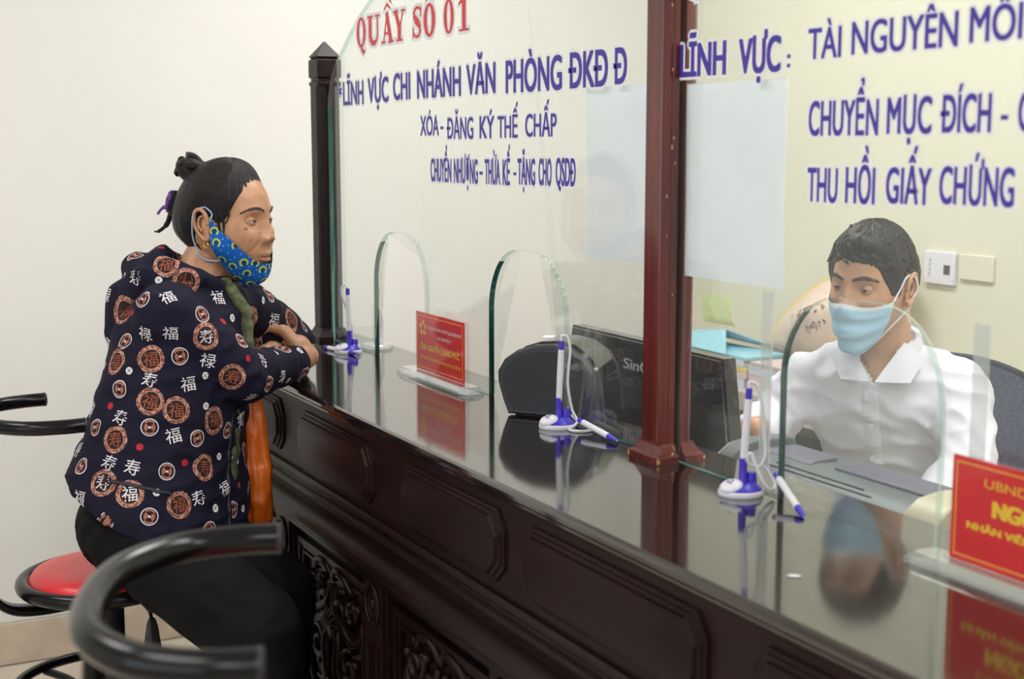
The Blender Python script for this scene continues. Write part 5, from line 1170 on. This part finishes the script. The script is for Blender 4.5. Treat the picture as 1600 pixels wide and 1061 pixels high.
for z in (1.125, 1.06, .99):
    h = wsurf(sb, Vector((-.007, .48, z)) + CF * .3, -CF, .0045)
    if h: MB().lathe([(.0046, 0), (.005, .001), (.0046, .002), (.001, .002)], seg=14).xf(Matrix.Translation(h) @ CF.to_track_quat('Z', 'Y').to_matrix().to_4x4()).build('button', surgw_m, sh, world=True)
def flap(pts, nm):
    b = MB(); a, b_, c, d = [Vector(p) for p in pts]
    cc = (a + b_ + c + d) / 4
    b.grid(lambda u, v: tuple((a.lerp(b_, u)).lerp(d.lerp(c, u), v) + CF * .006 * math.sin(PI * u) * math.sin(PI * v)), 10, 8)
    return b.build(nm, shirt_m, sh, world=True, smooth=80, solid=.0035)
nb_ = lambda x: Vector(x)
# stand collar round the neck plus two turned-down flaps
st = MB(); ctr = Vector((-.064, .553, 0)); rows = []
for z, r in ((1.180, .074), (1.205, .070), (1.228, .066), (1.232, .072), (1.205, .080), (1.180, .086)):
    row = []
    for k in range(37):
        a = math.radians(32 + 296 * k / 36); fr = math.cos(a) ; row.append(ctr + Vector((0, 0, z + .012 * (-fr) - .018 * max(0, fr))) + CF * (r * math.cos(a) * 1.02) + CL * (r * math.sin(a)))
    rows.append(row)
for i in range(len(rows) - 1): st.add(rows[i] + rows[i + 1], [(j, j + 1, j + 38, j + 37) for j in range(36)])
st.build('collar', shirt_m, sh, world=True, smooth=80, solid=.003)
V0 = ctr + Vector((0, 0, 1.150)) + CF * .098
flap([V0 + CL * .004, ctr + Vector((0, 0, 1.222)) + CF * .052 + CL * .050, ctr + Vector((0, 0, 1.192)) + CF * .050 + CL * .088, V0 + CL * .068 + Vector((0, 0, .0)) - CF * .010], 'collar_flap')
flap([V0 - CL * .004, ctr + Vector((0, 0, 1.222)) + CF * .052 - CL * .050, ctr + Vector((0, 0, 1.192)) + CF * .050 - CL * .088, V0 - CL * .060 + Vector((0, 0, .0)) - CF * .010], 'collar_flap')
b = MB(); b.ell((-.12, .735, .64), (.165, .14, .10), frame(-50)); b.cap_((-.06, .70, .645), (-.03, .50, .62), .095, .075); b.cap_((-.20, .68, .645), (-.19, .48, .62), .095, .075); b.cap_((-.03, .50, .62), (-.04, .50, .14), .075, .06); b.cap_((-.19, .48, .62), (-.18, .50, .14), .075, .06)
tm_ = fuse(b, .009, 5); tm_.materials.append(trouser_m); link('trousers', tm_, clerk, world=True)
for x, y in ((-.04, .50), (-.18, .50)): MB().ell((x, y - .05, .045), (.045, .12, .045)).build('shoe', blk_plastic, clerk, world=True)
# his chair
t = thing('office_chair', 'blue-grey mesh backed office chair behind the person in white', 'chair', (-.13, .74, 0), math.radians(40))
MB().loft([[(x * s, y * s - .01, z) for x, y in [(-.23, -.20), (.23, -.20), (.25, .0), (.23, .22), (-.23, .22), (-.25, 0)]] for s, z in ((.9, .475), (1, .485), (1, .525), (.9, .545))]).build('seat', blk_plastic, t, bevel=.01)
def bk(u, v):
    x = -.24 + .48 * u; zt_ = 1.120 - .055 * abs(2 * u - 1) ** 2.4 * 1.2; return (x * (1 - .10 * (1 - v)), .265 - .10 * (abs(x) / .24) ** 2 * .6 + .03 * v, .62 + (zt_ - .62) * v)
MB().grid(bk, 20, 20).build('backrest', chair_m, t, smooth=80, solid=.030)
MB().tube([bk(0, v / 12) for v in range(13)] + [bk(u / 20, 1) for u in range(1, 21)] + [bk(1, 1 - v / 12) for v in range(1, 13)], .012, 10).build('back_frame', mat('dark_navy_plastic', (.012, .018, .032, 1), .4, noise_amt=.05), t)
MB().tube(spline([(0, .05, .46), (0, .24, .45), (0, .285, .55), (0, .285, .75)], 6), .022, 10).build('back_stem', blk_plastic, t)
MB().lathe([(.03, .10), (.03, .47)], seg=20).build('gas_column', blk_plastic, t)
for k in range(5):
    a = 2 * PI * k / 5; MB().tube([(.02 * math.cos(a), .02 * math.sin(a), .11), (.26 * math.cos(a), .26 * math.sin(a), .07)], [.022, .016], 8).build('base_leg', blk_plastic, t)
    MB().ell((.26 * math.cos(a), .26 * math.sin(a), .03), (.028, .02, .03), nu=14, nv=8).build('castor', blk_plastic, t)
